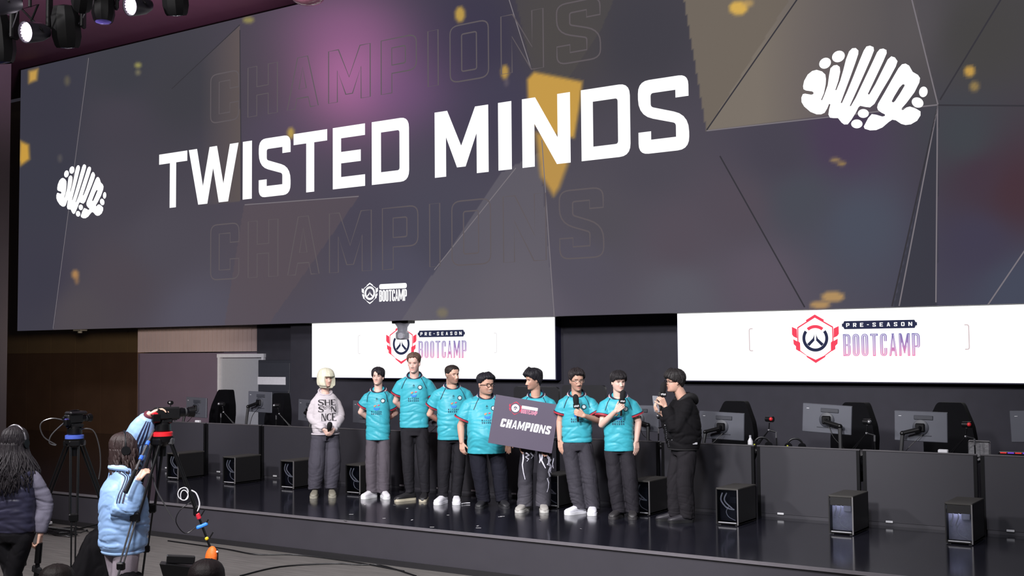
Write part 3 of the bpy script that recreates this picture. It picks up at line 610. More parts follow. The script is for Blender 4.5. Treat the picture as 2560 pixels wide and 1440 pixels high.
# two broad black display backs at the middle of the row
for (xa, ya), (xb, yb), lb in [((1286, 966), (1399, 1062), 'wide black display back behind the player in the centre'), ((1406, 962), (1516, 1062), 'wide black display back behind the player with the moustache')]:
    a, b = pxY(xa, ya, 13.0), pxY(xb, yb, 13.0); w, h = b.x-a.x, a.z-max(b.z, DS+.03)
    t = thing('display', lb, 'display', ((a.x+b.x)/2, 13.0, DS), 0, 'wide black displays'); mb = MB(); z0 = max(b.z-DS, .03)
    L = [rnd([(-w/2, z0, .03), (w/2, z0, .03), (w/2, z0+h, .06), (-w/2, z0+h, .06)])]
    mb.slab(L, lambda u, v: (u, -.02, v), lambda u, v: (u, .02, v)); mb.build('screen_back', mat('display_black', (20, 20, 25), .45), t)
    MB().box((0, .0, z0/2), (.08, .05, max(z0, .02)+.02)).build('stand_neck', M_metal, t); MB().box((0, .0, .006), (.3, .2, .012), ch=.003).build('stand_foot', M_metal, t)

# gaming chairs behind the desks
M_chair = mat('chair_leather', (13, 13, 16), .7, spec=.04, var=.1, scale=20, bump=.05); M_chair2 = mat('chair_dark', (9, 9, 11), .7, spec=.04)
def chair(x, label, rz=0, y=13.75, dz=0):
    t = thing('gaming_chair', label, 'chair', (x, y, SZ), rz, 'black high-backed gaming chairs')
    out = [(-.20, .50, .04), (.20, .50, .04), (.275, .62, .06), (.285, .90, .03), (.255, 1.05, .03), (.155, 1.28, .03), (.13, 1.31, .02), (-.13, 1.31, .02), (-.155, 1.28, .03), (-.255, 1.05, .03), (-.285, .90, .03), (-.275, .62, .06)]
    L = [rnd([(p[0], p[1]+dz, p[2]) for p in out])]; mb = MB(); mb.slab(L, lambda u, v: (u, -.06+.10*(v-.5)-abs(u)*.25, v), lambda u, v: (u, .05+.10*(v-.5)-abs(u)*.15, v)); mb.build('backrest', M_chair, t, angle=50)
    mb = MB(); i = [rnd([(p[0]*.68, .9+(p[1]-.9)*.86+dz, p[2]) for p in out])]; mb.slab(i, lambda u, v: (u, -.085+.10*(v-.5)-abs(u)*.15, v), lambda u, v: (u, -.03+.10*(v-.5), v)); mb.build('back_cushion', M_chair2, t, angle=50)
    MB().box((0, -.28, .46+dz), (.52, .52, .1), ch=.03).build('seat', M_chair, t)
    MB().tube([(0, -.26, .42+dz), (0, -.26, .1)], [.03, .035], 12).build('gas_lift', M_metal, t)
    for sx in (-1, 1):
        MB().box((sx*.31, -.25, .68+dz), (.08, .28, .03), ch=.01).build('armrest', M_chair2, t); MB().box((sx*.30, -.25, .55+dz), (.03, .05, .26)).build('arm_post', M_metal, t)
    for k in range(5):
        a = 2*PI*k/5; MB().tube([(0, -.26, .1), (.3*math.cos(a), -.26+.3*math.sin(a), .07)], [.03, .02], 8).build('base_leg', M_metal, t)
        MB().ball((.3*math.cos(a), -.26+.3*math.sin(a), .03), .03, 8, 6).build('caster', M_metal, t)
    return t
for px_, lb, dz in [(560, 'black gaming chair seen against the door frame edge', -.06), (699, 'black gaming chair in front of the black cabinet', -.10), (1838, 'black gaming chair behind the low monitor right of the host', -.09), (2138, 'black gaming chair behind the raised grey monitor', -.08), (2375, 'black gaming chair behind the bright grey monitor near the right edge', -.06)]:
    p = pxY(px_, 1000, 13.9); chair(p.x, lb, R(random.uniform(-12, 6)), 13.9, dz)

# microphone booms with small cameras, and the clutter on the desk tops
M_chrome = mat('chrome', (190, 190, 196), .2, .9); M_red = mat('red_plastic', (205, 40, 48), .4); M_yel = mat('yellow_tape', (196, 200, 60), .5)
def boom(px_, py, label, red, flip=1, h=.36):
    p = pxY(px_, py, 12.75); x = p.x
    t = thing('microphone_boom', label, 'microphone stand', (x, 12.75, DS), 0, 'desk microphone booms')
    MB().box((0, 0, .01), (.06, .06, .02), ch=.004).build('clamp', M_metal, t)
    MB().tube([(0, 0, 0), (-.004*flip, 0, h*.52)], .008, 8).build('post', M_metal, t); MB().tube([(-.004*flip, 0, h*.38), (-.004*flip, 0, h*.56)], .011, 8).build('post_sleeve', M_chrome, t)
    MB().tube([(-.004*flip, 0, h*.56), (-.085*flip, -.02, h*.62)], .009, 8).build('cross_arm', M_metal, t); MB().ball((-.085*flip, -.02, h*.62), .014, 8, 6).build('pivot', M_chrome, t)
    MB().tube([(-.085*flip, -.02, h*.62), (-.07*flip, -.03, h*.9)], .007, 8).build('upper_arm', M_metal, t); MB().ball((-.072*flip, -.03, h*.88), .011, 8, 6).build('pivot', M_chrome, t)
    MB().tube([(-.085*flip, -.02, h*.62), (-.26*flip, .05, .02)], .006, 8).build('lower_arm', M_metal, t)
    MB().tube(catmull([(-.085*flip, -.02, h*.62), (-.2*flip, .02, h*.3), (-.30*flip, .06, .01)], 5), .004, 6).build('cable', M_metal, t)
    MB().tube([(-.11*flip, -.03, h*.97), (-.02*flip, -.05, h*.97)], [.03, .034], 14).build('microphone_head', M_metal, t)
    MB().ball((-.035*flip, -.075, h*.98), .022, 10, 8).build('camera_ball', M_red if red else M_chrome, t)
    return t
for a in [(1942, 1110, 'microphone boom with a red dot right of the small bottle', 1, 1), (2188, 1119, 'microphone boom with a chrome head beside the raised monitor', 0, 1), (2438, 1132, 'microphone boom with a red dot near the silver pouch', 1, 1), (552, 1058, 'microphone boom in front of the chair by the door frame', 0, -1), (690, 1067, 'microphone boom in front of the black cabinet', 0, -1), (437, 1052, 'microphone boom behind the lens of the red-ringed camera', 0, 1), (1646, 1098, 'microphone boom beside the host', 0, -1)]: boom(*a)
def at_desk(px_, py, y=12.62): p = pxY(px_, py, y); return (p.x, y, DS)
t = thing('bottle', 'small white bottle on the desk right of the host', 'bottle', at_desk(1876, 1108)); MB().lathe([(.028, 0), (.03, .01), (.03, .10), (.012, .135), (.010, .16), (.001, .16)], seg=14).build('body', M_clip, t); MB().lathe([(.013, .14), (.013, .165), (.001, .166)], seg=12).build('cap', mat('cap_grey', (160, 160, 168), .4), t)
def headset(px_, py, label):
    t = thing('headset', label, 'headset', at_desk(px_, py, 12.7), R(20), 'black headsets on the desks')
    MB().tube([(.08*math.cos(a), 0, 0.07+.07*math.sin(a)) for a in [PI*k/12 for k in range(13)]], .012, 8).build('headband', M_metal, t)
    for sx in (-1, 1): MB().tube([(sx*.075, -.02, .05), (sx*.075, .02, .05)], .045, 14).build('ear_cup', M_gloss, t)
headset(1905, 1106, 'black headset on the desk beside the small bottle'); headset(1988, 1110, 'black headset on the desk left of the raised monitor')
for px_, py, lb in [(1886, 1104, 'yellow marker by the small bottle'), (1969, 1109, 'yellow marker by the second headset')]:
    t = thing('marker', lb, 'marker', at_desk(px_, py, 12.66), R(20)); MB().tube([(-.01, 0, 0), (.0, 0, .065)], .012, 8).build('barrel', M_yel, t); MB().tube([(.0, 0, .065), (.003, 0, .085)], .010, 8).build('cap', M_metal, t)
t = thing('pouch', 'silver zip pouch leaning on the desk near the right edge', 'pouch', at_desk(2449, 1130, 12.85), R(-6)); mb = MB(); mb.box((0, 0, .09), (.23, .035, .18), ch=.016); mb.build('body', mat('silver_foil', (185, 185, 190), .25, .8, bump=.3, scale=10), t); MB().box((0, -.019, .165), (.22, .004, .008)).build('zip', M_metal, t)
t = thing('light_console', 'small console with red and violet glow at the right edge', 'console', at_desk(2536, 1138, 12.75), R(8)); MB().box((0, 0, .04), (.3, .12, .08), ch=.008).build('base', M_metal, t)
for i in range(4): MB().box((-.1+.07*i, -.062, .075), (.06, .004, .012)).build('light_strip', glow('kb_%d' % (i % 2), [(230, 60, 60), (120, 70, 220)][i % 2], .9), t, smooth=False)
for px_, py, lb in [(2358, 1127, 'small pale earphone case on the desk by the bright monitor'), (495, 1048, 'small white box under the dark monitor at the left')]:
    t = tag(MB().box((0, 0, .045), (.10, .05, .09), ch=.008).build('small_box', M_clip), lb, 'box'); t.location = at_desk(px_, py, 12.62)
# tall black cabinet with a white label in front of the door
a, b = pxY(645, 900, 15.2), pxY(728, 1060, 15.2)
t = thing('equipment_cabinet', 'tall black cabinet with a white label strip before the pale door', 'cabinet', ((a.x+b.x)/2, 15.2, SZ)); w = b.x-a.x; h = a.z-SZ
MB().box((0, .05, h/2), (w, .1, h), ch=.01).build('body', mat('cabinet_black', (46, 48, 56), .45), t); MB().box((0, -.005, h*.82), (w-.06, .012, h*.3), ch=.004).build('upper_door', mat('cabinet_door', (54, 56, 64), .35), t)
MB().box((0, -.005, h*.4), (w-.06, .012, h*.46), ch=.004).build('lower_door', MATS['cabinet_door'], t); z1 = pxY(690, 952, 15.2).z-SZ; MB().box((-.06, -.014, z1), (w*.84, .006, .14)).build('label_strip', mat('label_white', (205, 205, 212), .5), t, smooth=False)
MB().box((w/2-.05, -.016, h*.66), (.02, .02, .1)).build('handle', M_chrome, t)

# scraps of paper confetti on the stage
random.seed(5); M_conf = mat('confetti', (190, 188, 190), .6)
k = 0
for px_, py in [(912, 1262), (862, 1301), (986, 1263), (1018, 1271), (1030, 1300), (1196, 1320), (1250, 1292), (1194, 1315), (1120, 1288), (1350, 1300), (1256, 1291), (878, 1286), (1080, 1318), (1452, 1322), (960, 1296)]:
    p = pxz(px_, py, SZ+.003); sx = random.uniform(.014, .03); mb = MB(); mb.add([(-sx, -.007, 0), (sx, -.008, .001), (sx, .008, .003), (-sx, .007, .002)], [(0, 1, 2, 3)])
    o = mb.build('confetti_scrap', M_conf, smooth=False); o.location = p; o.rotation_euler = (0, 0, random.uniform(0, 3)); tag(o, 'tiny pale scrap of paper confetti lying on the glossy stage floor', 'confetti', 'confetti scraps on the stage')
# small safety figure behind the tripod: cable heap at the foot of the stage
mb = MB(); random.seed(3)
for i in range(14):
    c = pxz(random.uniform(150, 255), random.uniform(1318, 1332), .012); r = random.uniform(.1, .32); e = random.uniform(.3, .7)
    mb.tube([(c.x+r*math.cos(t_), c.y-.25+r*e*math.sin(t_)*.6, .012+.02*random.random()) for t_ in [2*PI*k/14 for k in range(14)]], .008, 5, closed=True)
o = mb.build('cable_heap', M_metal); tag(o, 'tangle of black cables on the floor against the stage, left of the blue jacket', 'cables'); o['kind'] = 'stuff'
for pts, lb in [([(420, 1352), (560, 1372), (640, 1386), (760, 1384), (900, 1402), (1010, 1428)], 'long thin black cable lying along the foot of the stage'), ([(600, 1440), (700, 1417), (830, 1409), (900, 1412), (960, 1412), (1040, 1440)], 'black cable curving across the grey floor near the bottom edge')]:
    P = [pxz(x, y, .008) for x, y in pts]; P = [Vector((q.x, min(q.y, 9.78), q.z)) for q in P]; tag(MB().tube(catmull(P, 6), .009, 6).build('floor_cable', M_metal), lb, 'cable')
pw = pxz(138, 1306, .02); pw.y = 9.7; t = thing('power_strip', 'white power strip on the floor by the left tripod', 'power strip', pw); MB().box((0, 0, .02), (.24, .06, .04), ch=.008).build('body', M_clip, t); MB().box((.09, 0, .042), (.02, .02, .008)).build('switch', M_red, t)

# stage lamps on the ceiling truss, upper left
M_lampb = mat('lamp_black', (9, 9, 11), .6, spec=.25); M_lampd = mat('lamp_grey', (40, 38, 46), .4, .2)
def par(px_, py, dd, label, aim, s=1.):
    p = pxd(px_, py, dd); t = thing('par_lamp', label, 'stage lamp', p, 0, 'lit stage lamps'); q = (Vector(aim)-p).to_track_quat('-Z', 'Y').to_matrix().to_4x4()
    MB().lathe([(.0, .26*s), (.07*s, .25*s), (.11*s, .16*s), (.125*s, .02*s), (.13*s, -.06*s), (.12*s, -.06*s), (.115*s, -.02*s)], q, 22).build('housing', M_lampd, t)
    MB().lathe([(.112*s, -.028*s), (.06*s, -.034*s), (.0, -.035*s)], q, 22).build('lens', glow('par_lens', (255, 246, 255), 3.0), t)
    for k in range(18): a = 2*PI*k/18; MB().ball(q @ Vector((.10*s*math.cos(a), .10*s*math.sin(a), -.036*s)), .012*s, 8, 6).build('led_bead', glow('par_bead', (240, 214, 250), 2.4), t)
    mb = MB(); mb.tube([(q @ Vector((.15*s*c, 0, .06*s))) for c in (-1, 1)][:1]+[Vector((-.16*s, 0, .3*s)), Vector((.16*s, 0, .3*s))]+[(q @ Vector((.15*s, 0, .06*s)))], .014*s, 6); mb.build('yoke', M_lampb, t)
    MB().tube([(0, 0, .3*s), (0, 0, .5*s)], .02*s, 8).build('clamp', M_lampb, t)
    l = lamp('par_light', 'SPOT', (0, 0, 0), (0, 0, -1), 260, (1, .93, 1), .11, 40, .5); l.parent = t; l.matrix_local = q @ Matrix.Translation((0, 0, -.06*s))
    return t
def mover(px_, py, dd, label, s=1., tilt=0, yaw=0, cut=0):
    p = pxd(px_, py, dd); t = thing('moving_head_lamp', label, 'stage lamp', p, R(yaw), 'dark moving-head lamps'); q = rot('X', R(tilt)).to_4x4()
    mb = MB(); mb.lathe([(.0, .24*s), (.13*s, .22*s), (.17*s, .1*s), (.175*s, -.14*s), (.15*s, -.24*s), (.13*s, -.27*s), (.12*s, -.255*s), (0, -.25*s)], q, 10); mb.build('head', M_lampb, t, angle=25)
    MB().lathe([(.122*s, -.258*s), (.06*s, -.275*s), (0, -.28*s)], q, 18).build('lens', mat('dead_lens', (70, 74, 120), .08), t)
    for sx in (-1, 1): MB().box((sx*.2*s, 0, .17*s), (.05*s, .12*s, .42*s), ch=.015*s).build('yoke_arm', M_lampb, t)
    MB().box((0, 0, .42*s), (.46*s, .22*s, .12*s), ch=.02*s).build('base', M_lampb, t); MB().box((.1*s, -.12*s, .42*s), (.12*s, .01*s, .05*s)).build('control_panel', mat('lamp_panel', (120, 118, 126), .3), t)
    MB().tube([(-.1*s, 0, .48*s), (-.1*s, 0, .62*s)], .03*s, 8).build('clamp', M_lampd, t); MB().tube([(.12*s, 0, .48*s), (.12*s, 0, .62*s)], .03*s, 8).build('clamp', M_lampd, t)
    MB().tube(catmull([(.2*s, -.02*s, .42*s), (.27*s, -.03*s, .3*s), (.23*s, -.05*s, .1*s), (.16*s, -.03*s, 0)], 5), .008*s, 6).build('safety_cable', M_lampd, t)
    return t
par(74, 80, 13.6, 'lit white lamp lower of the two at the top left', (-11.8, 1.5, 4.6)); par(334, 14, 14.2, 'lit white lamp upper of the two, touching the top edge', (-11.5, 1.5, 4.6))
par(2, 12, 13.2, 'lit lamp cut by the top left corner', (-13.4, 3.2, 5.2), .9)
mover(-6, 92, 14.0, 'dark moving-head lamp at the far left edge', 1.15, 8, 20); mover(165, 62, 13.9, 'dark moving-head lamp between the lower lit lamp and the middle one', 1.0, 14, 35); mover(258, 14, 14.7, 'slim dark moving-head lamp left of the upper lit lamp', .82, -6, 60); mover(437, -14, 14.4, 'dark moving-head lamp right of the upper lit lamp', .95, 16, 30); mover(208, -10, 13.0, 'dark moving-head lamp tilted at the top edge above the others', .7, 60, 60)
a, b = pxd(-60, -22, 13.9), pxd(470, -112, 14.6)
t = thing('lighting_truss', 'black truss carrying the stage lamps at the top left', 'truss', a); d = b-a; n_ = Vector((0, 0, 1)); s_ = d.cross(n_).normalized()
for du, dv in ((0, 0), (.3, 0), (.15, .28)): MB().tube([s_*du+n_*dv-d*.4, s_*du+n_*dv+d*1.6], .025, 8).build('chord', M_lampb, t)
for k in range(12):
    f0, f1 = -.4+2*k/12, -.4+2*(k+1)/12
    MB().tube([d*f0, d*((f0+f1)/2)+s_*.15+n_*.28, d*f1+s_*.3*(k % 2)], .012, 6).build('brace', M_lampb, t)
MB().tube(catmull([d*-.05+n_*-.02, d*.1-n_*.1, d*.25+n_*.0, d*.4-n_*.08, d*.6], 5), .014, 6).build('truss_cable', M_lampb, t)
tr = pxd(770, -6, 15.4); t = thing('glass_dome_lamp', 'clear domed lamp at the top edge with pink light painted on its dome', 'stage lamp', tr); MB().ball((0, 0, 0), (.22, .22, .1), 16, 8).build('dome', mat('dome_glass_pink_lit', (225, 150, 175), .12), t); MB().lathe([(.23, .05), (.23, .12), (.1, .16)], seg=16).build('collar', M_lampd, t); MB().tube([(0, 0, .12), (0, 0, .5)], .03, 8).build('clamp', M_lampb, t)  # pink light painted into the dome's colour
# ------------------------------------------------------------ people
def remesh(mb, vox, it=2, name='tmp', fac=.5):
    o = bpy.data.objects.new('tmp', mb.mesh('tmp', smooth=False)); COL.objects.link(o)
    m = o.modifiers.new('r', 'REMESH'); m.mode = 'VOXEL'; m.voxel_size = vox
    if it: q = o.modifiers.new('s', 'SMOOTH'); q.factor = fac; q.iterations = it
    dg = bpy.context.evaluated_depsgraph_get(); me = bpy.data.meshes.new_from_object(o.evaluated_get(dg)); me.name = name
    od = o.data; bpy.data.objects.remove(o); bpy.data.meshes.remove(od); me.shade_smooth(); return me
def co_of(me): a = np.empty(len(me.vertices)*3, np.float32); me.vertices.foreach_get('co', a); return a.reshape(-1, 3)
def set_co(me, a): me.vertices.foreach_set('co', a.astype(np.float32).ravel()); me.update()
def no_of(me): a = np.empty(len(me.vertices)*3, np.float32); me.vertices.foreach_get('normal', a); return a.reshape(-1, 3)
HT = [0, .04, .1, .18, .28, .4, .5, .6, .68, .78, .88, .95, 1.0]
HW = [.026, .040, .050, .058, .065, .069, .0715, .073, .0745, .0745, .066, .048, .012]
HF = [.072, .086, .090, .089, .090, .089, .085, .090, .091, .086, .068, .045, .012]
HB = [.020, .028, .034, .050, .066, .082, .092, .098, .101, .100, .086, .062, .014]
def headpt(t, ph, wide=1., jaw=1.):
    w, f, b = np.interp(t, HT, HW)*wide, np.interp(t, HT, HF), np.interp(t, HT, HB)
    if t < .4: w *= 1+(jaw-1)*(1-t/.4)
    c, s = math.cos(ph), math.sin(ph); e = .86
    x = w*math.copysign(abs(s)**e, s); y = -(f if c > 0 else b)*math.copysign(abs(c)**e, c); return x, y
def head_mesh(hh, wide=1., jaw=1., nose=1., smile=0.):
    """rings from chin to crown in head space (x right, y back, z up, chin at 0), height hh"""
    k = hh/.235; rings = []; N = 56; T = np.concatenate([np.linspace(0.004, .72, 44), np.linspace(.74, .998, 14)])
    for t in T:
        r = []
        for i in range(N):
            ph = 2*PI*i/N-PI; x, y = headpt(t, ph, wide, jaw)
            if math.cos(ph) > 0:
                g = lambda cx, ct, sx, st: math.exp(-((abs(x)-cx)/sx)**2-((t-ct)/st)**2)
                n_ = np.interp(t, [.25, .285, .31, .36, .44, .53, .6], [0, .55, 1, .85, .5, .15, 0])*nose
                y -= .027*n_*math.exp(-(x/(.0095+.006*max(0, 1-abs(t-.3)/.06)))**2)
                y -= .006*nose*g(.013, .295, .007, .03)
                y += .013*g(.031, .49, .016, .055)                    # eye sockets
                y -= .005*g(.031, .485, .010, .03)                    # lids
                y -= .006*g(.030, .585, .022, .03)                    # brow
                y -= .006*g(.042, .36, .018, .09)*(1+smile)           # cheeks
                y -= .006*g(0, .215, .018+.006*smile, .018)+.006*g(0, .165, .016, .02)   # lips
                y += .006*g(0, .19, .024, .010)+.004*g(0, .125, .02, .02)
                y -= .007*g(0, .05, .018, .05)                        # chin
            r.append((x*k, y*k, t*hh))
        rings.append(r)
    return rings
SKIN = {'fair': (226, 184, 172), 'pale': (226, 188, 174), 'olive': (208, 164, 144), 'tan': (214, 168, 148), 'mid': (220, 176, 156)}
def hand(mb, wr, d, n, curl=20, side=1, s=1., spread=.0, thumb=.6, tcurl=15):
    """palm, four unequal bent fingers and a side thumb. d: wrist->knuckles, n: the way the palm faces, side: +-1 picks the thumb edge"""
    wr, d = Vector(wr), Vector(d).normalized(); n = Vector(n); n = (n-d*n.dot(d)).normalized(); l = d.cross(n)*side
    for i, (o, L) in enumerate([(.029, .086), (.010, .09), (-.010, .087), (-.028, .08)]):
        k = wr+d*L*s+l*o*s; mb.cone(wr+d*.012*s+l*o*.62*s, k, .0145*s, .0115*s, 10)
        a = 0; p = k; dd = (d+l*spread*(1-i*.67)).normalized()
        for j, (sl, r) in enumerate(zip([(.040, .026, .021), (.045, .029, .023), (.041, .027, .022), (.031, .021, .019)][i], (.0098, .0088, .0078))):
            a += R(curl*(.8, 1.1, .8)[j]); q = p+(dd*math.cos(a)+n*math.sin(a))*sl*s; mb.cone(p, q, r*s, (r-.0008)*s, 9); p = q
    p = wr+d*.026*s+l*.022*s; a = d*.62+l*(.75*thumb)+n*.35; a.normalize(); q = p+a*.042*s; mb.cone(p, q, .0145*s, .0115*s, 10)
    for L, r, c in ((.032, .0105, tcurl), (.025, .0092, tcurl*2)):
        b_ = (a*math.cos(R(c))+(n*.7-l*.5+d*.3).normalized()*math.sin(R(c))).normalized(); q2 = q+b_*L*s; mb.cone(q, q2, r*s, (r-.001)*s, 9); q = q2
    return wr+d*.075*s+n*.03*s
def ring(z, hw, hd, yo=0., n=36, e=.82, xo=0., tl=0.):
    out = []
    for i in range(n):
        a = 2*PI*i/n; c, s = math.cos(a), math.sin(a); out.append((xo+hw*math.copysign(abs(s)**e, s), yo-hd*math.copysign(abs(c)**e, c), z-tl*c))
    return out
def folds(me, amp, seed, zlo=None, zhi=None, sc=(7, 7, 13), shear=5., mask=None, ridge=True):
    """cloth folds: push the verts along their normals by sheared noise"""
    c, nn = co_of(me), no_of(me); o = Vector((seed*3.1, seed*1.7, seed*2.3)); d = np.zeros(len(c))
    for i, p in enumerate(c):
        tw = shear*1.6*noise.noise(Vector(p)*2.2+o*1.7)+shear*.35*(1 if p[0] > 0 else -1); v = Vector((p[0]*sc[0]*.45, p[1]*sc[1]*.45, p[2]*sc[2]*.8+tw*p[0]))
        a = noise.noise(v+o); b = noise.noise(v*1.9+o*1.3); e = noise.noise(Vector(p)*5+o)
        q = 1-min(1, abs(a)/.22); q2 = 1-min(1, abs(b)/.25)
        d[i] = (-q*q*(3-2*q)*.9-q2*q2*.45+.35+.25*e) if ridge else a+b*.4
    w = amp if mask is None else amp*mask(c)
    set_co(me, c+nn*(d*w)[:, None])
def tubeblob(mb, pts, rr, seg=16, sq=(1, 1)): mb.tube(pts, rr, seg, sq=sq)

def person(S):
    """one figure. All joints in S are in the figure's own frame seen from the front: x right, t towards the viewer, z up; heading S['g'] turns the body"""
    P = Vector(S['pos']); rz = S['rz']; t = thing('person', S['label'], 'person', P, rz, S.get('group')); t['shape'] = 'figure'
    del t['shape']
    g = S['g']                                              # heading relative to the view the joints were measured in
    cg, sg = math.cos(-g), math.sin(-g)
    def J(p): x, y = p[0], -p[1]; return Vector((cg*x-sg*y, sg*x+cg*y, p[2]))
    H = S['H']; hh = S.get('hh', .228); tilt = S.get('lean', 0.)
    nz = H-hh-.018-S.get('chin', 0)                          # chin height is nz+.018
    sw = S.get('sw', .185); sh = S.get('sh', H-.345)
    hx = S.get('hx', 0.); hy = S.get('hy', 0.)
    HYaw = S['head']-g; M = Matrix.Translation((hx, hy-.012, nz+.01)) @ Matrix.Rotation(HYaw, 4, 'Z') @ Matrix.Rotation(S.get('nod', 0.), 4, 'X') @ Matrix.Rotation(S.get('roll', 0.), 4, 'Y')
    Mi = M.inverted()
    body = MB(); sk = SKIN.get(S['skin'], S['skin'])
    wide, jaw = S.get('wide', 1.), S.get('jaw', 1.)
    body.loft([[M @ Vector(p) for p in r] for r in head_mesh(hh, wide, jaw, S.get('nose', 1.), S.get('smile', 0.))])
    k = hh/.235
    for sx in (-1, 1):                                       # ears
        E = M @ Matrix.Translation((sx*.074*k*wide, .012*k, .46*hh)) @ Matrix.Rotation(sx*.35, 4, 'Z') @ Matrix.Rotation(-.2, 4, 'X')
        b2 = MB(); b2.M = E; b2.ball((0, 0, 0), (.011*k, .019*k, .032*k), 10, 8); b2.ball((sx*.005, .004, .012*k), (.008*k, .018*k, .018*k), 8, 6); body.add(b2.v, b2.f)
    nk = S.get('neck', .054); body.cone((hx*.4, .022, sh-.02), M @ Vector((0, .018, .07*k)), nk*1.12, nk, 16)
    body.cone((hx*.2, .022, sh-.08), (hx*.3, .02, sh+.0), .078, .062, 14)
    body.cone((-sw*.72, .015, sh-.06), (sw*.72, .015, sh-.06), .042, .042, 10); body.cone((0, .02, .95), (0, .02, sh-.05), .07, .08, 12)
    zt = S.get('hipz', H*.51)
    for sx in (-1, 1): body.cone((sx*.07, .02, zt), (sx*.075, .015, zt-.2), .05, .045, 8)
    arms = {}
    for key, sx in (('L', -1), ('R', 1)):
        A = S['arms'].get(key)
        s0 = Vector((sx*(sw-.03), .012, sh-.06)) if not A.get('sh') else J(A['sh'])
        el, wr = J(A['el']), J(A['wr']); ar = S.get('arm', 1.)
        body.cone(s0, s0.lerp(el, .3), .038*ar, .043*ar, 14); body.cone(s0.lerp(el, .3), el, .043*ar, .037*ar, 14); body.cone(el, el.lerp(wr, .35), .038*ar, .0375*ar, 14); body.cone(el.lerp(wr, .35), wr, .0375*ar, .026*ar, 14)
        d = J(A['d']) if 'd' in A else (wr-el); n_ = J(A['n']) if 'n' in A else Vector((-sx, 0, 0))
        hand(body, wr, d, n_, A.get('curl', 18), A.get('side', -sx), A.get('hs', 1.)*S.get('hands', 1.), A.get('spread', .03), A.get('thumb', .6), A.get('tcurl', 15)); arms[key] = (s0, el, wr)
    me = remesh(body, .0042, 1, 'person_body', .4); c = co_of(me)
    # --- skin colours in head space
    rng = np.random.RandomState(S['seed']); base = np.array(s2l(sk)); cols = np.tile(base, (len(c), 1)).astype(np.float64)
    mi = np.array(Mi); hc = c @ mi[:3, :3].T+mi[:3, 3]; X, Y, T = hc[:, 0]/k, hc[:, 1]/k, hc[:, 2]/hh; front = (Y < -.02)
    inh = (T > -.1) & (T < 1.1) & (np.abs(X) < .12) & (np.abs(Y) < .14)
    def blend(w, col): cols[:] = cols*(1-w[:, None])+np.array(s2l(col))*w[:, None]
    gs = lambda cx, ct, sx, st: np.exp(-((np.abs(X)-cx)/sx)**2-((T-ct)/st)**2)*inh*front
    red = np.clip(gs(.042, .34, .02, .1)*.35+gs(0, .3, .016, .04)*.25, 0, 1); cols[:] = cols*(1-red[:, None]*np.array([0, .28, .25]))
    hcol = S['hair']; bd = S.get('beard')
    if bd:
        low = np.clip((.27+.30*np.clip((np.abs(X)-.030)/.03, 0, 1)-T)/.07, 0, 1)*inh*(Y < .03)*np.clip((T+.06)/.05, 0, 1); blend(low*bd[1], bd[0])
    if S.get('tache'): blend(np.clip(gs(0, .245, .026, .022)*1.6, 0, 1)*S['tache'][1], S['tache'][0])
    blend(np.clip(gs(0, .188, .021+.005*S.get('smile', 0), .024)*1.25, 0, 1)*.75, S.get('lips', (176, 96, 94)))
    if S.get('teeth'): blend(np.clip(gs(0, .192, .022, .014)*1.8, 0, 1)*.9, (232, 224, 218))
    blend(np.clip(gs(.031, .575+.004*0, .017, .016)*1.7, 0, 1)*.85, S.get('brow', tuple(int(v*.9) for v in hcol)))
    blend(np.clip(gs(.031, .495, .019, .034)*1.2, 0, 1)*S.get('lid', .35), (136, 92, 82))
    blend(np.clip(gs(.031, .484, .0125, .013)*1.8, 0, 1)*.85, (222, 210, 204))
    blend(np.clip(gs(.031+S.get('gaze', 0), .486, .0062, .014)*2.0, 0, 1)*.95, (34, 24, 24))
    blend(np.clip(gs(.031, .506, .0155, .008)*1.8, 0, 1)*.85, (44, 30, 30))
    blend(np.clip(gs(0, .262, .012, .010)*1.1, 0, 1)*.45, (120, 70, 66))
    sc_ = S.get('scalp')
    if sc_: blend(((T > .9) | ((Y > -.02) & (T > .35) & (np.abs(X) < .069)))*inh*.9, sc_)
    cols *= (1+rng.uniform(-.03, .03, len(c)))[:, None]
    setcol(me, np.clip(cols, 0, 1)); o = link('body', me, matv('skin', .5, .05, 90, sss=.12), t)
    # --- hair
    hs = S['hairf']
    if hs:
        rings = []; N = 72; RT = np.linspace(-.12, 1.0, 56)
        hm = MB()
        for tt in RT:
            r = []
            for i in range(N):
                ph = 2*PI*i/N-PI; x, y = headpt(min(max(tt, .02), .999), ph, wide)
                th = hs(tt, ph); lx, ly = x, y; up = max(0, (tt-.6)/.4)
                nn_ = Vector((x, y, 0)); L = max(nn_.length, 1e-4); u = nn_/L
                if th > 0:
                    f_ = noise.noise(Vector((math.sin(ph)*9, math.cos(ph)*9, tt*2.2+S['seed']))); f2 = noise.noise(Vector((math.sin(ph)*24, math.cos(ph)*24, tt*3+S['seed'])))
                    th2 = th*(1+S.get('hn', 1)*(.28*f_+.16*f2)); rr = L+th2*(1-up*.55); z = tt*hh/k+th2*up*.9
                else: rr = L*(.8 if tt > .14 else .25); z = tt*.235
                r.append(M @ Vector((u.x*rr*k, u.y*rr*k, z*k if th > 0 else tt*hh)))
            rings.append(r)
        hm.loft(rings); 
        for q in S.get('locks', []): hm.tube([M @ Vector(p) for p in catmull(q[0], 5)], [q[1]*(1-.75*i/(len(catmull(q[0], 5))-1)) for i in range(len(catmull(q[0], 5)))], 7)
        rl = random.Random(S['seed']); cnt = 0; tries = 0
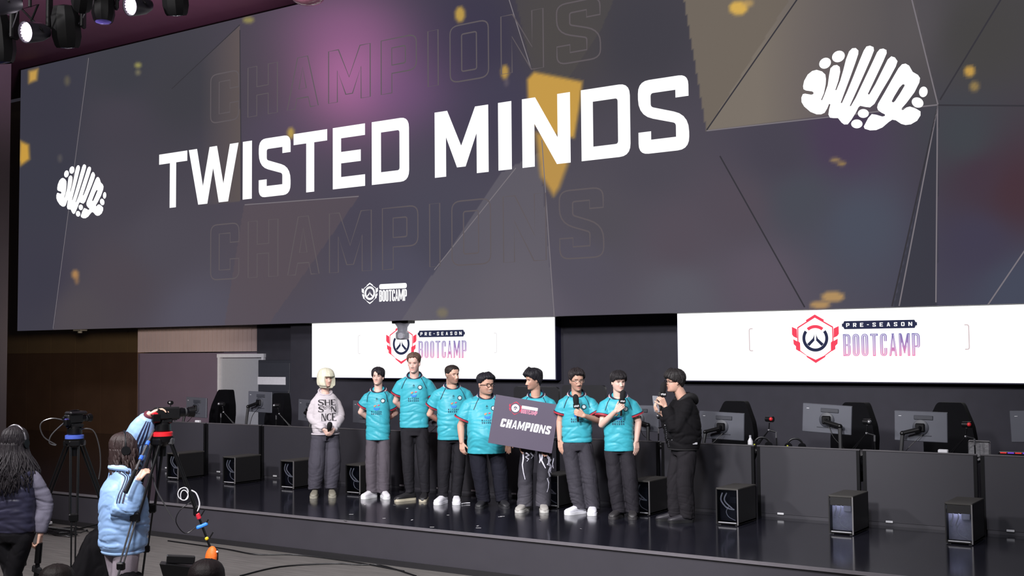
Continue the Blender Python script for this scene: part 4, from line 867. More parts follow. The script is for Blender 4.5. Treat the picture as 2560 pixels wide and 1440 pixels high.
        while cnt < S.get('nl', 170) and tries < 1400:
            tries += 1; t0 = rl.uniform(.42, .97); p0 = rl.uniform(-PI, PI)
            if hs(t0, p0) <= 0: continue
            Pk = []; dp = rl.uniform(-.12, .12)
            for j in range(7):
                tj = t0-j*.05; pj = p0+dp*j*.25; th = hs(tj, pj)
                if th <= 0:
                    if len(Pk) < 3 or not S.get('ov', 1): break
                    th = hs(tj+.05, pj)*.75
                    if th <= 0: break
                x, y = headpt(min(max(tj, .02), .999), pj, wide); L_ = max(math.hypot(x, y), 1e-4); up = max(0, (tj-.6)/.4); rr = L_+th*(1-up*.55)*(.97+.10*noise.noise(Vector((pj*4, tj*5, S['seed'])))); Pk.append(M @ Vector((x/L_*rr*k, y/L_*rr*k, (tj*.235+th*up*.9)*k)))
                if hs(tj, pj) <= 0: break
            if len(Pk) >= 3:
                Q = catmull(Pk, 2); n_ = len(Q)-1; w0 = rl.uniform(.0035, .0075); hm.tube(Q, [w0*k*(.55+1.6*(i/n_)*(1-i/n_))*(1-.75*(i/n_)**3) for i in range(n_+1)], 6); cnt += 1
        hm.build('hair', mat('hair_%d' % S['seed'], hcol, S.get('hrough', .5), var=.4, scale=90, spec=.3, bump=S.get('hbump', .4), bscale=240, zst=.12), t, angle=0)
    if S.get('glasses'):
        fr = MB()
        for sx in (-1, 1):
            cx = .0325; ptsg = [M @ Vector(((sx*cx+.0245*math.cos(a))*k, -.106*k+.02*abs(sx*cx+.0245*math.cos(a))*k*6*abs(cx)*3, .485*hh+.02*math.sin(a)*k)) for a in [2*PI*i/18 for i in range(18)]]
            fr.tube(ptsg, S.get('gw', .0032), 6, closed=True)
            fr.tube([M @ Vector((sx*.057*k, -.095*k, .50*hh)), M @ Vector((sx*.080*k*wide, -.02*k, .50*hh)), M @ Vector((sx*.078*k*wide, .015*k, .47*hh))], .0028, 6)
        fr.tube([M @ Vector((-.009*k, -.108*k, .50*hh)), M @ Vector((.009*k, -.108*k, .50*hh))], .0028, 6)
        fr.build('glasses', mat('spectacle_%s' % S['glasses'][0], S['glasses'][1], .3, .4), t)
    S['M'] = M; S['k'] = k; S['hhv'] = hh; S['armsv'] = arms; S['J'] = J; S['t'] = t; S['shv'] = sh; S['swv'] = sw
    return t

def top(S, name, matname, hem, secs, sleeve, colf, vox=.0095, fold=.006, neckw=.078, sm=3):
    """shirt / sweater / jacket: a torso loft plus sleeves grown into one skin. secs: (z, halfwidth, halfdepth, y); sleeve: function(mb, side)"""
    mb = MB(); sh, sw = S['shv'], S['swv']; rings = [ring(hem, secs[0][1], secs[0][2], secs[0][3])]
    for z, w, d, y in secs: rings.append(ring(z, w, d, y))
    rings += [ring(sh-.035, sw*1.0, .095, .008), ring(sh-.004, sw*.84, .087, .012, tl=.010), ring(sh+.012, sw*.66, .082, .015, tl=.026), ring(sh+.025, neckw*1.28, .076, .016, tl=.040), ring(sh+.028, neckw*1.1, .066, .016, tl=.050)]
    mb.loft(rings)
    for key, sx in (('L', -1), ('R', 1)): sleeve(mb, key, sx)
    me = remesh(mb, vox, sm, name)
    z0, z1 = hem, sh
    folds(me, fold, S['seed'], mask=lambda c: np.clip(1.25-(c[:, 2]-z0)/(z1-z0), .22, 1.0)*np.clip((c[:, 2]-z0)/.06, .12, 1))
    c = co_of(me); setcol(me, colf(c)); o = link(name, me, MATS[matname], S['t']); S['top'] = me
    S['bvh'] = BVHTree.FromPolygons([tuple(v) for v in c], [tuple(p.vertices) for p in me.polygons])
    return o
def decal(S, par, name, loops_list, m, off=.005, cut=.03, bvh=None):
    """print on cloth: 2-D loops (x, z in the figure's frame) laid on the front of the garment"""
    mb = MB()
    for L in loops_list: mb.flat(L, lambda u, v: (u, 0, v))
    me = mb.mesh(name, smooth=False); bm = bmesh.new(); bm.from_mesh(me)
    xs = [v.co.x for v in bm.verts]; zs = [v.co.z for v in bm.verts]
    if cut:
        for ax, lo, hi in ((0, min(xs), max(xs)), (2, min(zs), max(zs))):
            n = int((hi-lo)/cut)
            for i in range(1, n+1):
                co = [0, 0, 0]; no = [0, 0, 0]; co[ax] = lo+i*cut; no[ax] = 1; bmesh.ops.bisect_plane(bm, geom=bm.verts[:]+bm.edges[:]+bm.faces[:], plane_co=co, plane_no=no)
    bv = bvh or S['bvh']
    for v in bm.verts:
        h, n, i, d = bv.ray_cast(Vector((v.co.x, -1, v.co.z)), Vector((0, 1, 0)))
        v.co.y = h.y-off if h else .0
        if h: v.co.x += n.x*off*.6
    bm.to_mesh(me); bm.free(); return link(name, me, m, par)
def trousers(S, name, matname, waist, thigh, knee, cuff, footx, colf, cuffz=.06, fold=.006, hipw=.165, hipd=.125, wz=None, flare=None, kneex=None, foot_t=(0, 0), bunch=1.):
    """trousers: hips plus two legs grown into one skin; footx = x of the two ankles"""
    mb = MB(); H = S['H']; cr = S.get('crotch', H*.455); wz = wz or H*.60; J = S['J']
    mb.loft([ring(cr-.03, hipw*.94, hipd*.9, .012), ring(cr+.04, hipw, hipd, .015), ring((cr+wz)/2, hipw*.99, hipd*.98, .012), ring(wz, hipw*.9, hipd*.88, .01)])
    an = []
    for i, sx in ((0, -1), (1, 1)):
        fx = footx[i]; f = J((fx, foot_t[i], 0)); a = Vector((sx*hipw*.55, .012, cr+.0)); kx = f.lerp(Vector((sx*hipw*.60, 0, 0)), .5); kn = Vector((kx.x, kx.y-.012, H*.27)); an.append(Vector((f.x, f.y, 0)))
        pts = [a+Vector((0, 0, .05)), a, a.lerp(kn, .5), kn, kn.lerp(Vector((f.x, f.y+.015, cuffz)), .5), Vector((f.x, f.y+.015, cuffz+.05)), Vector((f.x, f.y+.012, cuffz))]
        r = [thigh*.95, thigh, (thigh+knee)/2, knee, (knee+cuff)/2, cuff, cuff*.97]
        P2 = catmull(pts, 3); r2 = list(np.interp(np.linspace(0, 1, len(P2)), np.linspace(0, 1, len(r)), r)); mb.tube(P2, r2, 20, sq=(1.06, .86))
    me = remesh(mb, .0085, 3, name)
    folds(me, fold*.7, S['seed']+5, sc=(9, 9, 5), shear=3)
    folds(me, fold*bunch*.6, S['seed']+8, sc=(4, 4, 24), shear=10, mask=lambda c: np.clip(1.3-c[:, 2]/(.22*H), 0, 1)+.25*np.clip(1-np.abs(c[:, 2]-H*.27)/.1, 0, 1))
    c = co_of(me); c[:, 2] = np.maximum(c[:, 2], .012); set_co(me, c); setcol(me, colf(c)); o = link(name, me, MATS[matname], S['t']); S['an'] = an
    S['tbvh'] = BVHTree.FromPolygons([tuple(v) for v in c], [tuple(p.vertices) for p in me.polygons]); return o
def shoe(S, i, yaw, col, solec, L=.28, name='shoe', wide=1., high=1., lace=None, dx=0, dy=0):
    """upper, sole and laces of one shoe; yaw turns the toe (0 = straight ahead of the body)"""
    a = S['an'][i]; Mx = Matrix.Translation((a.x+dx, a.y+dy, 0)) @ Matrix.Rotation(yaw, 4, 'Z')
    Y = [.085, .07, .03, -.02, -.07, -.12, -.165, -.19, -.2]; Wd = [.012, .030, .036, .036, .040, .047, .045, .034, .012]; Hh = [.06, .105, .116, .112, .098, .080, .068, .056, .034]
    s = L/.285; rings = []
    for y, w, h in zip(Y, Wd, Hh):
        h *= high; w *= wide; rings.append([Mx @ Vector((w*s*(math.copysign(abs(math.sin(q))**.8, math.sin(q))), y*s, .018+(h-.018)*(.5-.5*math.copysign(abs(math.cos(q))**.7, math.cos(q))))) for q in [2*PI*j/16 for j in range(16)]])
    mb = MB(); mb.loft(rings); o = mb.build(name, mat('shoe_%s' % '_'.join(map(str, col)), col, .5, var=.08, scale=30), S['t'], angle=60, fixn=True)
    so = MB(); pr = [(-w*wide*1.12*s, y*s) for y, w in zip(Y, Wd)]+[(w*wide*1.12*s, y*s) for y, w in zip(reversed(Y), reversed(Wd))]
    so.slab([rnd([(p[0], p[1], .02) for p in pr], 2)], lambda u, v: Mx @ Vector((u, v, .032)), lambda u, v: Mx @ Vector((u*.97, v, .001))); so.build('sole', mat('sole_%s' % '_'.join(map(str, solec)), solec, .5, var=.06), o, fixn=True)
    MB().box(Mx @ Vector((0, -.03*s, .098*high)), (.046*wide*s, .07*s, .012), M=(Mx @ Matrix.Rotation(.45, 4, 'X')).to_3x3(), ch=.005).build('tongue', mat('shoe_%s' % '_'.join(map(str, col)), col), o)
    lace = lace or tuple(int(v*.82) for v in col)
    if lace:
        lb = MB()
        for j in range(4): lb.box(Mx @ Vector((0, (-.045-.022*j)*s, (.104-.011*j)*high)), (.05*s, .006, .006), M=Mx.to_3x3())
        lb.build('lace', mat('lace_%s' % '_'.join(map(str, lace)), lace, .6), o)
    return o
def micro(label, loc, axis, cube=True, s=1., face=None):
    """hand microphone: foam head, handle, square collar with a pale mark; loc = centre of the grip"""
    t = thing('microphone', label, 'microphone', loc); ax = Vector(axis).normalized(); q = ax.to_track_quat('Z', 'Y').to_matrix().to_4x4()
    MB().lathe([(.010*s, -.12*s), (.013*s, -.115*s), (.015*s, .06*s), (.019*s, .075*s)], q, 14).build('handle', mat('mic_body', (20, 20, 22), .35), t)
    MB().lathe([(.02*s, .07*s), (.03*s, .085*s), (.034*s, .12*s), (.034*s, .155*s), (.028*s, .18*s), (.012*s, .195*s), (.001, .197*s)], q, 18).build('foam_head', mat('mic_foam', (22, 21, 24), .9, bump=.4, scale=120), t)
    if cube:
        f = Vector(face or (.5, -.85, 0)); f = (f-ax*f.dot(ax)).normalized(); r_ = ax.cross(f); B = Matrix((r_, -f, ax)).transposed()
        MB().box(ax*.062*s, (.076*s, .056*s, .048*s), M=B, ch=.004).build('collar_box', mat('mic_box', (18, 18, 20), .4), t)
        mk = MB(); c = ax*.062*s+f*.0292*s
        for j in range(4): mk.box(c+r_*(-.021+.014*j)*s+ax*(.002 if j % 2 else -.001), (.011*s, .002, .019*s), M=B)
        mk.build('pale_mark', mat('mic_mark', (205, 205, 208), .5), t, smooth=False)
    return t
matv('cloth_jersey', .42, .06, 160, .12, .35); matv('cloth_cotton', .85, .1, 120, .2, .15); matv('cloth_denim', .8, .16, 90, .25, .15)
VIEWR = lambda P: Vector((math.cos(math.atan2(-P[0], P[1])), math.sin(math.atan2(-P[0], P[1])), 0))
def setup(S):
    P = Vector(S['pos']); S['rzc'] = math.atan2(-P.x, P.y); P = P+VIEWR(P)*S['off']; S['pos'] = P; S['g'] = R(S['g']); S['head'] = R(S['head']); S['rz'] = S['rzc']+S['g']
    o = S['off']
    for A in S['arms'].values():
        for q in ('el', 'wr', 'sh'):
            if q in A: A[q] = (A[q][0]-o, A[q][1], A[q][2])
    S['footx'] = [f-o for f in S['footx']]; return S
def world(S, p):                                        # view-frame point of a figure -> world
    P = Vector(S['pos'])-VIEWR(S['pos'])*S['off']; r = VIEWR(P); f = Vector((r.y, -r.x, 0)); return P+r*p[0]+f*p[1]+Vector((0, 0, p[2]))
def wdir(S, p): r = VIEWR(S['pos']); f = Vector((r.y, -r.x, 0)); return r*p[0]+f*p[1]+Vector((0, 0, p[2]))
def seg_interp(ts, vs): return lambda t: float(np.interp(t, ts, vs))
def hairstyle(tf, ts, tb, top_, side, front=None, a0=.62, a1=1.25, part=None, over=0.):
    def f(tt, ph):
        a = abs(ph); thr = np.interp(a, [0, a0, a1, 2.3, PI], [tf, tf, ts, (ts+tb)/2, tb])
        if part is not None and a < 1.0:
            q = abs(ph-part[0]); thr = np.interp(q, [0, part[2]*.25, part[2]], [part[1], part[1]-.02, thr])
        thr += .030*noise.noise(Vector((ph*5, 3.1, tf*9)))+.028*noise.noise(Vector((ph*15, 7.1, tf*9)))
        if tt < thr: return 0
        th = np.interp(tt, [.0, .55, .8, 1], [side, side, top_, top_]); e = min(1, (tt-thr)/.05)
        if front and a < 1.1: th = th+front*(1-a/1.1)
        return th*(.45+.55*e)
    return f
TEAL = (64, 172, 190); NAVY = (34, 36, 58); REDC = (176, 44, 62)
def jersey_cols(S):
    armz = S['shv']-.16; base = np.array(s2l(TEAL)); red = np.array(s2l((188, 40, 66))); nav = np.array(s2l((26, 26, 44)))
    def f(c):
        cols = np.tile(base, (len(c), 1)); b = (c[:, 2] < armz) & ((np.abs(c[:, 0]) < S['swv']-.005) | (c[:, 2] < S['shv']-.33))
        cols[b & (c[:, 1] > -.006)] = nav; cols[b & (c[:, 1] > .016)] = red; return cols
    return f
def jersey(S, hem, hw, wst=None, belly=0., chest=None, sl=.6, slr=.08, dp=.115):
    sh, sw = S['shv'], S['swv']; chest = chest or sw*.98; wst = wst or (hw+chest)/2*.97; h = sh-hem
    secs = [(hem+.02, hw, dp+.008+belly*.8, .006), (hem+h*.3, (hw+wst)/2, dp+.004+belly*1.1, .004-belly*.2), (hem+h*.52, wst, dp+belly, .004), (hem+h*.74, chest, dp+.002+belly*.3, .006), (sh-.07, chest*1.02, .108, .008)]
    ends = {}
    def sleeve(mb, key, sx):
        s0, el, wr = S['armsv'][key]; a = Vector((sx*(sw-.075), .012, sh-.055)); d = (el-s0).normalized(); L = (el-s0).length*sl
        a2 = s0+d*L; r = [slr*.72, slr*.9, slr, slr*1.08, slr*1.1]; P = [a-d*.01, s0+d*.03, s0+d*L*.5, a2-d*.02, a2]; mb.tube(P, r, 18); ends[key] = (a2, d, slr*1.1)
    t = top(S, 'jersey', 'cloth_jersey', hem, secs, sleeve, jersey_cols(S), fold=S.get('fold', .0095))
    for key, (e, d, r) in ends.items():
        MB().tube([e-d*.012, e+d*.006], r*1.06, 22).build('cuff', mat('cuff_red', REDC, .6, var=.08), t); MB().tube([e-d*.018, e-d*.011], r*1.065, 22).build('cuff_edge', mat('navy_trim', NAVY, .6), t)
    for r0, zz, tr, m in ((1.0, .036, .0115, mat('navy_trim', NAVY, .6)), (1.14, .024, .0065, mat('collar_white', (214, 206, 214), .6)), (1.22, .017, .004, mat('cuff_red', REDC, .6))):
        MB().tube([(.090*r0*math.sin(a), .016-.070*r0*math.cos(a), sh+zz-(.048+.02*(r0-1))*math.cos(a)-.008*max(0, math.cos(a))**6) for a in [2*PI*i/36 for i in range(36)]], tr, 8, closed=True).build('collar', m, t)
    P = lambda cx, cz, pts: [[(cx+x, sh+cz+z) for x, z in pts]]
    circ = lambda r, n=20: [(r*math.cos(2*PI*i/n), r*math.sin(2*PI*i/n)) for i in range(n)]
    nav = mat('navy_trim', NAVY, .6); wht = mat('print_white', (206, 226, 232), .6); bx = .078
    decal(S, t, 'badge_ring', [P(bx, -.118, circ(.030))], mat('badge_dark', (36, 70, 84), .6), .004); decal(S, t, 'badge_disc', [P(bx, -.118, circ(.020))], wht, .0065)
    decal(S, t, 'small_emblem', [P(0, -.092, [(-.014, -.008), (.0, -.013), (.014, -.008), (.004, .012), (-.004, .012)]), P(0, -.118, [(-.012, -.002), (.012, -.002), (.012, .002), (-.012, .002)])], mat('emblem_teal', (22, 96, 110), .6), .005)
    bl_ = [[( .062*math.sin(a)*.62, sh-.212-.030*math.cos(a)) for a in np.linspace(-1.25, 1.25, 12)]+[(.062*math.sin(a)*.62, sh-.196-.026*math.cos(a)*.6) for a in np.linspace(1.25, -1.25, 12)]]
    decal(S, t, 'print_swoosh', [bl_], mat('print_blue', (40, 128, 214), .6), .005)
    decal(S, t, 'print_flare', [P(-.026, -.186, circ(.011, 10)), P(-.012, -.178, circ(.008, 10))], mat('print_orange', (206, 140, 110), .6), .005); decal(S, t, 'print_flare', [P(.024, -.176, [(-.014, -.008), (.012, -.004), (.018, .008), (-.004, .010)])], mat('print_rose', (208, 84, 118), .6), .005)
    mb_l = []
    for row, z in (('RIYADH', -.268), ('SEASON', -.295)):
        w_ = .142/6
        for i, c in enumerate(row): mb_l.append([[(-.071+i*w_+(.005 if c == 'I' else 0)+p[0]*.0175, sh+z+p[1]*.0185) for p in l] for l in glyph(c, .26 if c == 'I' else .8, .26, .22, .1)])
    decal(S, t, 'print_lettering', mb_l, mat('print_navy', (30, 52, 84), .6), .005, cut=0)
    for sx in (-1, 1):
        pts = [(sx*.088, sh-.0), (sx*.118, sh-.05), (sx*min(sw*.86, .155), sh-.135)]; mb2 = []
        L = pts+[(p[0]+sx*.006, p[1]+.003) for p in reversed(pts)]
        decal(S, t, 'raglan_seam', [[L]], mat('navy_trim', NAVY, .6), .005, cut=.03)
    return t
def plain(col, var=None):
    b = np.array(s2l(col))
    def f(c):
        out = np.tile(b, (len(c), 1))
        return out
    return f
def fade(top_, bot, z0, z1):
    a, b = np.array(s2l(top_)), np.array(s2l(bot)); return lambda c: b+(a-b)*np.clip((c[:, 2]-z0)/(z1-z0), 0, 1)[:, None]
def feet(S, yaws, col, sole, lace=None, **k):
    for i in (0, 1): shoe(S, i, R(yaws[i])-S['g'], col, sole, lace=lace, **k)
PG = 'five-a-side line of players in turquoise jerseys'; PG = 'players in turquoise jerseys'
def POS(x, y): p = pxz(x, y, SZ); return p
# 1 - blonde woman with a hand microphone
S = setup(dict(seed=11, pos=POS(808, 1242), off=.03, g=14, head=30, nod=.06, H=1.67, hh=.222, sw=.148, sh=1.335, skin='pale', hair=(236, 227, 200), nl=0, hn=.45, hbump=.25, neck=.045, hands=.88, arm=.85, jaw=.9, lid=.6, lips=(190, 110, 112), brow=(170, 140, 110), hrough=.5,
    label='blonde woman in pale printed sweatshirt holding a microphone low in both hands', footx=[-.103, .109], hx=.0,
    arms=dict(L=dict(el=(-.145, -.02, 1.05), wr=(.01, .17, .885), d=(.62, .2, -.72), n=(.45, -.6, .1), curl=48, side=1), R=dict(el=(.212, -.02, 1.05), wr=(.135, .17, .885), d=(-.62, .2, -.72), n=(-.45, -.6, .1), curl=48, side=-1)),
    hairf=lambda tt, ph: (0 if (abs(ph) < .78 and tt < .60+.02*noise.noise(Vector((ph*9, 1, 0)))) else np.interp(tt, [-.12, -.06, .08, .45, .8, 1], [.024, .052, .070, .050, .034, .024])*(1 if tt > -.085+.012*noise.noise(Vector((ph*8, 2, 0))) else 0))))
person(S); sh = S['shv']
def slv(S, r0, r1, r2, end=.98, bulge=None):
    def f(mb, key, sx):
        s0, el, wr = S['armsv'][key]; w2 = el.lerp(wr, end); mb.tube(catmull([Vector((sx*(S['swv']-.07), .012, S['shv']-.055)), s0.lerp(el, .3), el, el.lerp(wr, .5), w2.lerp(el, .08), w2], 4), list(np.interp(np.linspace(0, 5, 21), [0, 1, 2, 3, 4.3, 5], [r0*.85, r0, r1, r1*.95, r2*1.15, r2])), 16)
    return f
t = top(S, 'sweatshirt', 'cloth_cotton', .83, [(.85, .165, .122, .0), (.90, .178, .132, -.002), (1.05, .178, .134, 0), (1.2, .168, .124, .004), (sh-.07, .158, .110, .008)], slv(S, .070, .070, .042), plain((205, 198, 204)), fold=.0095)
MB().tube([(.088*math.sin(a), .016-.070*math.cos(a), sh+.036-.046*math.cos(a)) for a in [2*PI*i/28 for i in range(28)]], .011, 8, closed=True).build('collar', mat('collar_pale', (200, 192, 200), .8), t)
MB().tube([ring(.822, .176, .128, 0)[i] for i in range(36)], .012, 8, closed=True).build('waistband', MATS['collar_pale'], t)
ink = mat('print_ink', (44, 40, 46), .7); LL = []
def serif(ch, x, z, w, h):
    a = .30*w; b = .045
    if ch == 'S': return [[(x+p[0]*w, z+p[1]*h) for p in rnd([(0, .08), (.15, 0, .1), (.8, 0, .3), (1, .3, .2), (.8, .52, .2), (.25, .75, .1), (.3, .92, .1), (.8, .9, .1), (.95, .7), (1, 1), (.2, 1, .3), (0, .75, .2), (.2, .5, .2), (.72, .3, .15), (.68, .1, .1), (.25, .1, .1), (.05, .35)])]]
    if ch == 'H': return [[(x+p[0]*w, z+p[1]*h) for p in q] for q in ([(.05, 0), (.3, 0), (.3, 1), (.05, 1)], [(.8, 0), (.95, 0), (.95, 1), (.8, 1)], [(.3, .47), (.8, .47), (.8, .54), (.3, .54)])]
    if ch == 'E': return [[(x+p[0]*w, z+p[1]*h) for p in q] for q in ([(.05, 0), (.35, 0), (.35, 1), (.05, 1)], [(.35, 0), (.95, 0), (.95, .22), (.88, .08), (.35, .06)], [(.35, .94), (.88, .92), (.95, .78), (.95, 1), (.35, 1)], [(.35, .47), (.7, .47), (.7, .54), (.35, .54)])]
    if ch == 'N': return [[(x+p[0]*w, z+p[1]*h) for p in q] for q in ([(.05, 0), (.16, 0), (.16, 1), (.05, 1)], [(.05, 1), (.3, 1), (.95, 0), (.7, 0)], [(.84, 0), (.95, 0), (.95, 1), (.84, 1)])]
    if ch == 'C': return [[(x+p[0]*w, z+p[1]*h) for p in rnd([(.95, .3), (.9, .05, .1), (.5, 0, .3), (.02, .2, .25), (.02, .8, .25), (.5, 1, .3), (.9, .95, .1), (.95, .7), (.7, .93, .1), (.5, .94, .1), (.3, .75, .15), (.3, .25, .15), (.5, .06, .1), (.75, .1, .1)])]]
z1 = sh-.065; hh_ = .074; KX = 1.26
for ch, x, w in (('S', -.098, .060), ('H', -.036, .062), ('E', .03, .058)): LL += [[l] for l in serif(ch, x*KX, z1-hh_, w*KX, hh_)]
for ch, x, w in (('S', -.098, .058), ('N', .03, .060)): LL += [[l] for l in serif(ch, x*KX, z1-.160, w*KX, hh_)]
for ch, x, w in (('N', -.070, .048), ('C', -.018, .052), ('E', .038, .046)): LL += [[l] for l in serif(ch, x*KX, z1-.275, w*KX, .098)]
for a in np.linspace(.25, PI-.25, 7): LL.append([[(.0+.012*math.cos(a), z1-.13+.012*math.sin(a)), (.055*math.cos(a-.09), z1-.13+.055*math.sin(a-.09)), (.062*math.cos(a), z1-.13+.062*math.sin(a)), (.055*math.cos(a+.05), z1-.13+.055*math.sin(a+.05))]])
decal(S, t, 'print', LL, ink, .006, .03)
tr = trousers(S, 'trousers', 'cloth_cotton', 0, .110, .128, .100, S['footx'], plain((74, 72, 82)), cuffz=.10, fold=.007, hipw=.165, wz=.93, bunch=1.2)
feet(S, (-8, 4), (128, 124, 112), (150, 146, 134), L=.26, wide=1.15)
micro('black microphone held low by the blonde woman', world(S, (.062, .17, .835)), wdir(S, (.14, .62, .75)), cube=False, s=1.0)
# 2 - slim dark-haired player
S = setup(dict(seed=22, pos=POS(940, 1244), off=.03, g=-10, head=-16, nod=-.1, H=1.68, hh=.22, sw=.152, sh=1.372, skin='pale', hair=(38, 34, 40), wide=.95, label='slim player in turquoise jersey and grey trousers, first from the blonde woman', group=PG, neck=.05, footx=[-.05, .10], lid=.7,
    arms=dict(L=dict(el=(-.195, -.1, 1.10), wr=(-.02, -.22, .96)), R=dict(el=(.255, -.1, 1.08), wr=(.09, -.24, .96))),
    hairf=hairstyle(.60, .50, .18, .024, .016, part=(-.22, .80, .5))))
person(S); jersey(S, .745, .158, .155, slr=.079, sl=.62); trousers(S, 'trousers', 'cloth_cotton', 0, .094, .094, .088, S['footx'], plain((92, 86, 94)), cuffz=.06, fold=.007, wz=.85, hipw=.148, hipd=.11, foot_t=(0, .04)); feet(S, (-40, 14), (222, 220, 226), (236, 236, 240), L=.28)
# 3 - tallest player
S = setup(dict(seed=33, pos=POS(1030, 1251), off=.035, g=-4, head=-14, nod=.08, H=1.868, hh=.24, sw=.182, sh=1.55, skin='fair', hair=(96, 76, 66), wide=.93, jaw=1.05, smile=.4, brow=(150, 112, 96), label='tallest player in turquoise jersey and black trousers, hands behind his back', group=PG, neck=.056, footx=[-.03, .165],
    arms=dict(L=dict(el=(-.205, -.09, 1.25), wr=(-.04, -.23, 1.09)), R=dict(el=(.285, -.09, 1.25), wr=(.11, -.23, 1.09))), ov=0, hairf=hairstyle(.80, .56, .25, .020, .007, front=.006)))
person(S); jersey(S, .92, .186, .182, slr=.086, sl=.6); trousers(S, 'trousers', 'cloth_cotton', 0, .103, .094, .068, S['footx'], plain((38, 37, 42)), cuffz=.09, fold=.007, wz=1.05, foot_t=(0, 0)); feet(S, (-62, -10), (34, 33, 36), (196, 188, 168), L=.30)
# 4 - bearded player with buzz cut
S = setup(dict(seed=44, pos=POS(1120, 1258), off=.06, g=8, head=38, nod=.0, H=1.715, hh=.228, sw=.188, sh=1.425, skin='mid', hair=(44, 36, 34), wide=1.03, smile=.5, beard=((84, 62, 54), .62), label='bearded player with cropped dark hair in turquoise jersey, white trainers with a loose lace', group=PG, neck=.062, scalp=(70, 56, 52), footx=[-.06, .105],
    arms=dict(L=dict(el=(-.225, -.07, 1.10), wr=(-.08, -.25, .98)), R=dict(el=(.32, -.1, 1.10), wr=(.15, -.26, .98))), nl=0, hn=.4, hairf=hairstyle(.79, .58, .25, .011, .005)))
person(S); jersey(S, .787, .192, .19, belly=.03, slr=.09, sl=.62); trousers(S, 'trousers', 'cloth_cotton', 0, .109, .098, .076, S['footx'], plain((36, 35, 40)), cuffz=.075, fold=.007, wz=.93); feet(S, (-26, 0), (226, 225, 232), (236, 236, 242), L=.285, wide=1.08, lace=(214, 212, 220))
p = world(S, (.17, .16, .012)); MB().tube(catmull([(0, 0, 0)]+[(.02, .02, .0), (.06, .05, .0), (.11, .05, 0)], 5), .006, 6).build('loose_lace', MATS['shoe_226_225_232'], None)
ll = bpy.data.objects['loose_lace']; ll.parent = [o for o in S['t'].children if o.name.startswith('shoe')][1]; ll.location = S['t'].matrix_basis.inverted() @ p
# 5 - heavier player in glasses
S = setup(dict(seed=55, pos=POS(1230, 1268), off=-.065, g=6, head=34, nod=.02, H=1.605, hh=.238, sw=.215, sh=1.315, skin='tan', hair=(34, 32, 40), wide=1.13, jaw=1.22, smile=.8, teeth=1, beard=((70, 50, 46), .35), label='broad player in glasses smiling in a long turquoise jersey, holding the corner of the board', group=PG, neck=.068, arm=1.15, footx=[-.10, .125],
    arms=dict(L=dict(el=(-.372, -.01, .985), wr=(-.36, .03, .79), d=(.08, .12, -1), n=(.5, -.8, 0), curl=28), R=dict(el=(.20, -.02, .98), wr=(.195, .07, .815), d=(.02, .1, -1), n=(0, 1, 0), curl=20)),
    glasses=('dark', (30, 26, 28)), ov=0, hairf=hairstyle(.77, .62, .25, .032, .007, front=.014)))
person(S); jersey(S, .655, .232, .232, belly=.09, chest=.225, slr=.104, sl=.72, dp=.13); trousers(S, 'trousers', 'cloth_cotton', 0, .130, .114, .094, S['footx'], plain((32, 32, 42)), cuffz=.06, fold=.009, hipw=.215, hipd=.17, wz=.86); feet(S, (-20, 16), (38, 38, 42), (48, 48, 52), L=.28, wide=1.1)
# 6 - player looking away, holding the board
S = setup(dict(seed=66, pos=POS(1333, 1277), off=.045, g=-8, head=-66, nod=.14, H=1.665, hh=.226, sw=.178, sh=1.335, skin='olive', hair=(30, 28, 34), hx=-.01, label='player with swept dark hair seen in profile above the board, white-printed jeans', group=PG, tache=((60, 44, 42), .8), beard=((96, 72, 62), .4), footx=[-.10, .115], nose=1.15,
    arms=dict(L=dict(el=(-.19, -.02, 1.04), wr=(-.15, .04, .84), d=(0, .1, -1)), R=dict(el=(.285, -.03, 1.03), wr=(.17, .06, .78), d=(-.3, .25, -1), n=(0, 1, .2), curl=30)),
    hairf=hairstyle(.72, .54, -.06, .030, .020, front=.024)))
person(S); jersey(S, .74, .185, .18, slr=.086, sl=.6)
tr = trousers(S, 'jeans', 'cloth_denim', 0, .102, .098, .108, S['footx'], fade((44, 43, 50), (84, 82, 90), .05, .6), cuffz=.045, fold=.008, hipw=.185, wz=.9, bunch=1.2)
pr = []
for pts, w in [([(-.145, .70), (-.14, .62), (-.15, .55), (-.138, .46), (-.12, .38)], .018), ([(-.11, .69), (-.075, .66), (-.115, .64), (-.08, .615), (-.10, .59)], .020), ([(-.06, .69), (-.02, .62)], .016), ([(-.015, .68), (-.055, .62)], .014),
               ([(.05, .68), (.06, .61), (.05, .57)], .022), ([(.085, .67), (.075, .60), (.10, .55), (.12, .51)], .022), ([(.13, .66), (.17, .60), (.14, .55), (.185, .53), (.165, .47), (.18, .44)], .024), ([(.16, .64), (.15, .58), (.18, .52)], .018), ([(.17, .53), (.15, .46), (.165, .40), (.135, .39), (.15, .34), (.145, .28), (.13, .23)], .017), ([(.205, .62), (.19, .55), (.20, .50)], .012)]:
    pr2 = [Vector(p) for p in pts]; n_ = len(pr2); L = []; Rr = []
    for i in range(n_):
        tv = (pr2[min(i+1, n_-1)]-pr2[max(i-1, 0)]).normalized(); m_ = Vector((-tv.y, tv.x))*w/2*(1-.6*i/(n_-1)); L.append(tuple(pr2[i]+m_)); Rr.append(tuple(pr2[i]-m_))
    for i in range(n_-1): pr.append([[L[i], Rr[i], Rr[i+1], L[i+1]]])
decal(S, tr, 'print', pr, mat('print_bone', (206, 204, 220), .7), .007, .03, bvh=S['tbvh'])
feet(S, (-24, 6), (168, 164, 160), (206, 204, 200), L=.285, wide=1.08, lace=(225, 222, 220))
